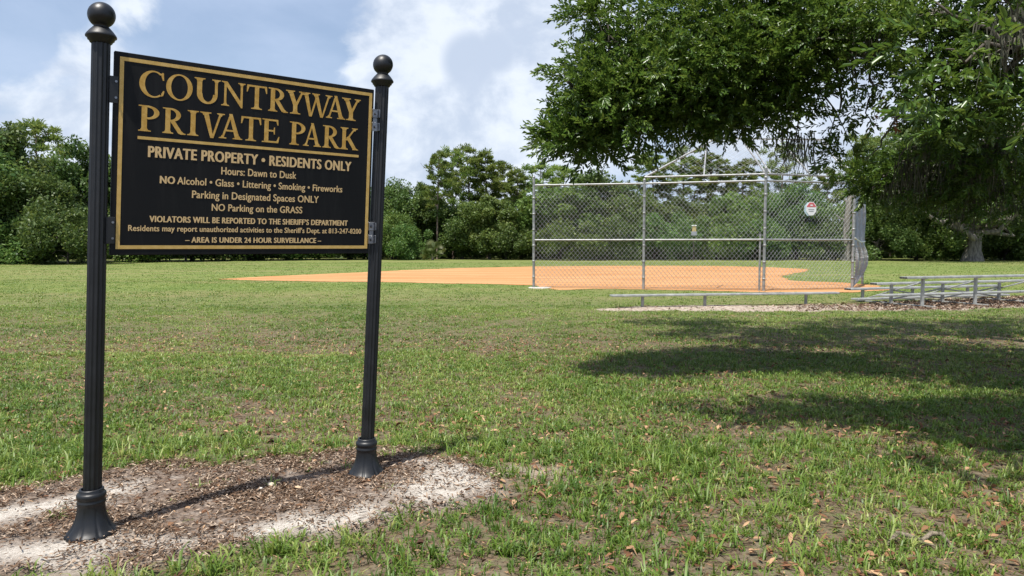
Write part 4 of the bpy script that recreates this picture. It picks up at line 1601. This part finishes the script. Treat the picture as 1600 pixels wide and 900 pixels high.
# dark hanging mass at right
add_px(1500, 105, 8.6, 70, 110, .8, 400)
add_px(1560, 110, 8.0, 80, 150, .9, 560)
add_px(1500, 240, 9.5, 80, 60, .9, 300)
add_px(1412, 282, 10.2, 60, 34, .7, 190)
add_px(1350, 285, 10.6, 42, 28, .5, 80)
add_px(1560, 255, 9.5, 90, 80, .9, 340)
add_px(1490, 310, 11.0, 85, 30, .8, 150)
add_px(1590, 320, 10.5, 60, 40, .8, 150)
# close twigs at upper right
add_px(1455, 200, 4.6, 42, 40, .25, 9)
add_px(1475, 100, 4.6, 60, 60, .3, 26)
add_px(1560, 60, 4.4, 70, 80, .35, 10)
add_px(1590, 170, 4.5, 40, 70, .3, 8)
# above the frame: the rest of the crown, which shades the lawn
add(4.2, 5.3, 5.0, 2.0, .75, .6, 2000)
add(1.9, 5.6, 5.2, 1.2, .45, .4, 420)
add(6.8, 4.9, 5.4, 1.9, 1.0, .7, 1700)
add(7.4, 7.4, 6.2, 1.6, 1.2, .7, 900)
add(5.5, 7.7, 6.3, 1.4, .9, .6, 900)
add(8.9, 8.6, 6.5, 2.0, 2.0, 1.2, 900)
add(3.4, 11.3, 6.9, 2.4, 1.1, .6, 1500)
add(4.3, 10.1, 6.6, 1.9, .45, .4, 620)
add(3.5, 4.4, 5.3, 1.1, .5, .4, 600)
add(6.6, 12.4, 7.4, 2.6, 1.6, .9, 2000)
add(10.2, 12.4, 7.6, 2.6, 2.0, 1.2, 1700)
add(2.4, 13.4, 7.4, 1.6, .7, .5, 520)
add(11.0, 8.5, 6.2, 2.0, 2.0, 1.2, 500)

templ = spray_templates(r)
Cs, Ds, Ss = [], [], []
for (x, y, z, rx_, ry_, rz_, n) in MASS:
    RAD = np.array([rx_, ry_, rz_])
    npuff = max(2, int(n / 17))
    pc_ = rdirs(r, npuff) * (r.random(npuff) ** .42)[:, None]
    pcen = np.array([x, y, z]) + pc_ * RAD
    prad = np.minimum(.16 + .20 * r.random(npuff), min(RAD) * .8)
    m_ = int(n * 1.12)
    k = r.integers(0, npuff, m_)
    d = rdirs(r, m_)
    q = pcen[k] + d * (prad[k] * (.35 + .75 * r.random(m_)))[:, None] * np.array([1.25, 1.25, .7])
    d = d + pc_[k] * .6
    Cs.append(q)
    Ds.append(d * np.array([1, 1, .7]) + r.normal(size=q.shape) * .55 + np.array([-.25, -.2, .15]))
    Ss.append((.66 + .46 * r.random(len(q))) * (1.0 if y > 5.2 or z > 4.6 else .95))
C, D, S = np.concatenate(Cs), np.concatenate(Ds), np.concatenate(Ss)
V, F, v = sprays(r, C, D, S, templ)
V -= np.array(TRUNK)
link('crown', mesh_np('crown', V, [F], M_OAKLEAF, False, {'v': v}), near)
print('near oak leaves', len(V) // 6)
# twigs and limbs
mb = MB()
mb.tube([(0, 0, -.4), (0, 0, 0.05), (0, 0, 1.0), (-.1, 0, 2.4), (-.2, .1, 3.6), (-.3, .1, 5.2), (-.4, .2, 7.5)], [.62, .52, .42, .38, .34, .22, .08], 14)
fork = np.array([8.75, 10.25, 3.2])
limbs = {'a': [(8.7, 10.2, 3.0), (7.2, 9.7, 4.3), (5.4, 9.3, 4.55), (3.7, 9.15, 4.2), (2.2, 9.0, 3.7), (.9, 8.8, 3.25)],
         'b': [(8.7, 10.2, 3.3), (7.6, 9.0, 4.2), (6.2, 7.8, 4.2), (4.9, 7.2, 3.6)],
         'c': [(8.7, 10.1, 3.6), (7.5, 7.6, 5.0), (5.8, 5.6, 5.2), (3.2, 5.4, 5.1)],
         'd': [(8.7, 10.3, 3.8), (7.2, 11.3, 6.0), (4.8, 11.8, 7.0), (2.4, 12.6, 7.1)],
         'e': [(8.7, 10.2, 2.9), (7.4, 10.4, 3.3), (6.3, 10.4, 2.9), (5.4, 10.5, 2.7)],
         'f': [(8.7, 10.2, 4.0), (10.2, 11.5, 6.5), (10.5, 12.5, 7.6)]}
LP = []
T0 = np.array(TRUNK)
for kx, P in limbs.items():
    n = len(P)
    rr = [.17 * (1 - k / n) ** .8 + .012 for k in range(n)]
    mb.tube([tuple(np.array(q) - T0) for q in P], rr, 8, False)
    for k in range(n - 1):
        for t in np.linspace(0, 1, 6):
            LP.append(np.array(P[k]) * (1 - t) + np.array(P[k + 1]) * t)
LP = np.array(LP)
# secondary branches: from the nearest limb point to sampled twigs
sel = r.choice(len(C), 620, replace=False)
for i in sel:
    q = C[i]
    j = np.argmin(np.sum((LP - q) ** 2, 1) + (LP[:, 0] < q[0] - .2) * 1.5)
    if np.linalg.norm(LP[j] - q) > 3.2: continue
    P = limb_path(r, LP[j], q, 4, .14)
    mb.tube([tuple(np.array(k) - T0) for k in P], [.028, .022, .016, .010, .004], 4, False)
# thin bare twigs that show against the sky on the right
for a_, c_ in (((1405, 180), (1352, 250)), ((1445, 190), (1400, 185)), ((1430, 210), (1395, 262)), ((1300, 20), (1370, 190)), ((1360, 100), (1350, 215))):
    P = limb_path(r, at(*a_, 8.3), at(*c_, 8.5), 6, .08)
    mb.tube([tuple(np.array(k) - T0) for k in P], [.016, .014, .012, .010, .008, .006, .003], 5, False)
mb.build('trunk', M_BARK, near)
# hanging moss on the dark right side
mp_ = [np.array(at(px, py, Y)) - T0 for px, py, Y in ((1440, 225, 9.2), (1425, 250, 9.6), (1455, 260, 9.6), (1500, 240, 9.2), (1545, 250, 9.0), (1560, 215, 9.0), (1535, 275, 9.5), (1410, 285, 10),
                                                      (1578, 285, 9.6), (1246, 212, 8.9), (1470, 290, 10.4), (1360, 60, 8.2), (1580, 20, 6.8), (1515, 300, 10))]
for q in mp_:
    link('spanish_moss', moss(r, [q], [.35 + .4 * r.random()], 60, .007, .11), near)
# one rusty dead spray
q = np.array([np.array(at(1378 + 16 * r.normal(), 178 + 9 * r.normal(), 8.5)) for _ in range(7)])
V, F, v = sprays(r, q, rdirs(r, 7), np.full(7, .7), templ)
md = mat_leaf('dead_oak_leaf', (0.18, 0.06, 0.02), (0.26, 0.10, 0.04), (0.34, 0.15, 0.06), .1)
dl = link('dead_leaves', mesh_np('dead_leaves', V - T0, [F], md, False, {'v': v}), near)
dl['label'] = 'rusty brown dead leaf cluster'

# ------------------------------------------------------------------ grass, litter, mulch
r = np.random.default_rng(2024)


def blades(x, y, h, wd, seed, lean=0.55, z0=0.0):
    rr = np.random.default_rng(seed)
    n = len(x)
    an = rr.random(n) * 6.283
    bend = lean * (0.3 + rr.random(n))
    dx, dy = np.cos(an), np.sin(an)
    fa = an + 1.57 + rr.normal(size=n) * .5
    wx, wy = np.cos(fa) * wd / 2, np.sin(fa) * wd / 2
    b_ = np.stack([x, y, np.full(n, -.004) + z0], 1)
    m_ = b_ + np.stack([dx * h * bend * .35, dy * h * bend * .35, h * .62], 1)
    t_ = b_ + np.stack([dx * h * bend, dy * h * bend, h * (1.0 - .35 * bend)], 1)
    w_ = np.stack([wx, wy, np.zeros(n)], 1)
    V = np.stack([b_ - w_, b_ + w_, m_ + w_ * .8, m_ - w_ * .8, t_], 1)
    base = (np.arange(n) * 5)[:, None]
    return V.reshape(-1, 3), base + np.array([[0, 1, 2, 3]]), base + np.array([[3, 2, 4]])


def wedge(rr, n, y0, y1, margin=1.5):
    y = np.sqrt(rr.random(n) * (y1 ** 2 - y0 ** 2) + y0 ** 2)
    x = (rr.random(n) * 2 - 1) * (y * 0.735 + margin)
    return x, y


ALLV, ALLQ, ALLT, ALLA = [], [], [], []
off = 0
#          y0   y1   tufts  blades  height width
ZONES = [(2.4, 6.0, 28000, 7, .064, .0088, .036), (6.0, 11.0, 40000, 7, .055, .0105, .07), (11.0, 20, 36000, 7, .046, .013, .11),
         (20, 36, 32000, 5, .040, .022, .18), (36, 75, 30000, 4, .04, .045, .35)]
for zi, (y0, y1, nt_, nb_, h0, w0, sp) in enumerate(ZONES):
    x, y = wedge(r, nt_, y0, y1, 2.6)
    sand, bedw, stw, thin, dry = fields(x, y)
    dens = (1.0 - .58 * thin) * (1 - dry * .3)
    cl = .4 * fbm(x * 2.2, y * 2.2, 88) + .6 * fbm(x * 8, y * 8, 89)
    dens *= np.clip(.45 + (cl - .38) * 3.0, .10, 1)
    dens *= (1 - bedw) ** 1.5 * (1 - stw * .97)
    dens += bedw * (1 - sand) * .012
    keep = r.random(nt_) < dens
    keep &= sdist(x, y, INFP) < (fbm(x * .9, y * .9, 205) - .42) * 1.5 * r.random(nt_)
    x, y, dry, thin, cl = x[keep], y[keep], dry[keep], thin[keep], cl[keep]
    n = len(x)
    th = h0 * (.55 + .9 * r.random(n)) * (.7 + .6 * np.clip((cl - .3) * 2, 0, 1))
    if zi == 0:
        th *= 1 + .9 * (r.random(n) < .14)
    tv = np.clip(.42 + r.normal(size=n) * .22 + dry * .35 + (fbm(x * .5, y * .5, 61) - .5) * .7, 0, 1)
    bx = np.repeat(x, nb_) + r.normal(size=n * nb_) * sp * .55
    by = np.repeat(y, nb_) + r.normal(size=n * nb_) * sp * .55
    hh = np.repeat(th, nb_) * (.5 + .7 * r.random(n * nb_))
    ww = w0 * (.6 + .8 * r.random(n * nb_))
    V, Q, Tt = blades(bx, by, hh, ww, 300 + zi, 1.05)
    ALLV.append(V); ALLQ.append(Q + off); ALLT.append(Tt + off)
    off += len(V)
    ALLA.append(np.repeat(np.clip(np.repeat(tv, nb_) + r.normal(size=n * nb_) * .14, 0, 1), 5))
print('grass blades', off // 5)
gr = link('lawn_grass', mesh_np('lawn_grass', np.concatenate(ALLV), [np.concatenate(ALLQ), np.concatenate(ALLT)], M_GRASS, False, {'v': np.concatenate(ALLA)}))
tag(gr, 'short patchy green lawn grass over the whole field', 'grass', kind='stuff')

def flat_leaves(x, y, z, L, W, rr, tilt=.35):
    n = len(x)
    an = rr.random(n) * 6.283
    d = np.stack([np.cos(an), np.sin(an), rr.normal(size=n) * tilt], 1)
    nn = np.stack([rr.normal(size=n) * tilt, rr.normal(size=n) * tilt, np.ones(n)], 1)
    s_ = np.cross(d, nn); s_ /= np.linalg.norm(s_, axis=1)[:, None]
    C_ = np.stack([x, y, z], 1)
    L, W = L[:, None], W[:, None]
    lift = np.array([0, 0, 1.0]) * (np.abs(rr.normal(size=n)) * .25)[:, None] * W
    V = np.stack([C_ - d * L * .5, C_ - d * L * .1 + s_ * W * .5 + lift, C_ + d * L * .25 + s_ * W * .4 + lift, C_ + d * L * .5, C_ + d * L * .25 - s_ * W * .4 + lift, C_ - d * L * .1 - s_ * W * .5 + lift], 1)
    base = (np.arange(n) * 6)[:, None]
    return V.reshape(-1, 3), np.concatenate([base + np.array([[0, 1, 2, 3]]), base + np.array([[0, 3, 4, 5]])])


# dry straw and dead stems among the grass
x, y = wedge(r, 130000, 2.9, 17)
sand, bedw, stw, thin, dry = fields(x, y)
keep = r.random(len(x)) < (.35 + .6 * thin + dry * .4) * np.clip((15 - y) / 9, .08, 1) * (1 - sand) * (1 - bedw * .6)
x, y = x[keep], y[keep]
n = len(x)
V, F = flat_leaves(x, y, .006 + .022 * r.random(n), (.020 + .003 * y) * (.4 + 1.2 * r.random(n)), (.0035 + .0006 * y) * (.6 + .8 * r.random(n)), r, .3)
st = link('dry_straw', mesh_np('dry_straw', V, [F], M_DRY, False, {'v': np.repeat(r.random(n) ** .8, 6)}))
tag(st, 'tan dry straw lying among the green grass', 'straw', kind='stuff')


# fallen oak leaves
x, y = wedge(r, 52000, 2.9, 13)
sand, bedw, stw, thin, dry = fields(x, y)
edge = np.clip(1 - np.abs(bedw - .35) * 1.6, 0, 1)
dens = .03 + .26 * thin * np.clip((x + 1.5) / 3, .06, 1) * np.clip((9 - y) / 4, .25, 1) + edge * .5 * (y > 4.4) + bedw * .12 + .5 * np.clip((5.6 - y) / 1.5, 0, 1) * np.clip((x + .3) / 1.2, 0, 1) * fbm(x * 2.6, y * 2.6, 123)
dens *= (1 - sand * .85) * np.clip((8.5 - y) / 3, .25, 1) * np.clip(.2 + (fbm(x * 1.6, y * 1.6, 99) - .3) * 2.2, .1, 1)
keep = r.random(len(x)) < dens
x, y = x[keep], y[keep]
n = len(x)
V, F = flat_leaves(x, y, .014 + .02 * r.random(n), .055 * (.6 + .8 * r.random(n)), .024 * (.6 + .8 * r.random(n)), r)
lf = link('fallen_leaves', mesh_np('fallen_leaves', V, [F], M_DRY, False, {'v': np.repeat(np.clip(r.random(n) ** 1.2, 0, 1), 6)}))
tag(lf, 'brown and orange fallen oak leaves scattered over lawn and bed edge', 'leaf litter', kind='stuff')

# mulch chips in the sign bed
bx0, bx1 = min(p.x for p in BED), max(p.x for p in BED)
by0, by1 = min(p.y for p in BED), max(p.y for p in BED)
x, y = bx0 + r.random(60000) * (bx1 - bx0), by0 + r.random(60000) * (by1 - by0)
sand, bedw, stw, thin, dry = fields(x, y)
keep = r.random(len(x)) < bedw * (1 - sand * .74) * np.clip(.2 + (fbm(x * 3, y * 3, 14) - .3) * 2, .06, .9)
x, y = x[keep], y[keep]
n = len(x)
V, F = flat_leaves(x, y, .026 + .014 * r.random(n), .034 * (.4 + 1.1 * r.random(n)), .008 * (.6 + .9 * r.random(n)), r, .3)
mc = link('mulch_chips', mesh_np('mulch_chips', V, [F], M_CHIP, False, {'v': np.repeat(np.clip(r.random(n) ** 1.3, 0, 1), 6)}))
tag(mc, 'brown bark mulch chips covering the sign bed', 'mulch', kind='stuff')
# mulch under the bleacher
x, y = wedge(r, 60000, 17.5, 25)
st_ = fields(x, y)[2]
keep = (r.random(len(x)) < st_ * .8 * np.clip((x - 6.5) / 3, .06, 1)) & (st_ > .3)
x, y = x[keep], y[keep]; n = len(x)
V, F = flat_leaves(x, y, .012 + .02 * r.random(n), .09 * (.5 + r.random(n)), .035 * (.6 + .8 * r.random(n)), r, .25)
mc = link('mulch_chips', mesh_np('mulch_chips', V, [F], M_CHIP, False, {'v': np.repeat(np.clip(r.random(n) ** 1.3, 0, 1), 6)}))
tag(mc, 'dark brown mulch under and around the bleacher', 'mulch', kind='stuff')


# pale stones in the bed
def stone(px, py, L, W_, H_, label, seed, cat='stone', col=((.55, .45, .30), (.70, .62, .48))):
    p = ground(px, py)
    rr = np.random.default_rng(seed)
    mb = MB()
    nlat, nlon = 7, 12
    vs, fs = [], []
    for i in range(nlat + 1):
        th = math.pi * i / nlat
        for k in range(nlon):
            ph = 2 * math.pi * k / nlon
            q = np.array([math.sin(th) * math.cos(ph), math.sin(th) * math.sin(ph), math.cos(th)])
            s_ = .75 + .5 * vnoise3((q * 1.4 + seed)[None], seed)[0]
            vs.append((q[0] * L / 2 * s_, q[1] * W_ / 2 * s_, q[2] * H_ / 2 * s_))
    for i in range(nlat):
        for k in range(nlon):
            k2 = (k + 1) % nlon
            fs.append((i * nlon + k, (i + 1) * nlon + k, (i + 1) * nlon + k2, i * nlon + k2))
    mb.add(vs, fs, True)
    o = mb.build('stone', mat_metal('pale_stone', col[0], col[1], .85, 0, 40))
    o.location = (p.x, p.y, .03 + H_ * .3)
    o.rotation_euler = (0, 0.2, rr.random() * 1.2 - .2)
    tag(o, label, cat, 'pale stones in the sign bed')


stone(424, 766, .055, .035, .03, 'larger pale yellow stone in the mulch midway between the posts', 3)
stone(408, 771, .022, .02, .016, 'tiny white pebble just left of the larger pale stone', 5, col=((.62, .58, .5), (.74, .7, .62)))
stone(467, 770, .055, .028, .022, 'tan stone in the mulch right of the larger pale stone', 8, col=((.50, .34, .20), (.62, .46, .3)))

# curved fallen stick in the right foreground
c0 = ground(1438, 850)
stick = thing('fallen_branch', (c0.x, c0.y, 0), 'short curved grey branch lying in the grass at lower right', 'branch')
mb = MB()
pl = [ground(px, py) - c0 for px, py in ((1384, 856), (1402, 848), (1418, 850), (1440, 852), (1455, 847), (1472, 850), (1490, 860))]
pz = [.01, .055, .048, .028, .05, .056, .01]
mb.tube([(q.x, q.y, z) for q, z in zip(pl, pz)], [.007, .015, .014, .011, .015, .013, .005], 9)
mb.build('stem', M_STICK, stick)
mb = MB()
mb.tube([(pl[2].x, pl[2].y, .03), (pl[2].x + .05, pl[2].y - .05, .03), (pl[2].x + .11, pl[2].y - .07, .02)], [.012, .009, .004], 7)
mb.build('side_twig', M_STICK, stick)
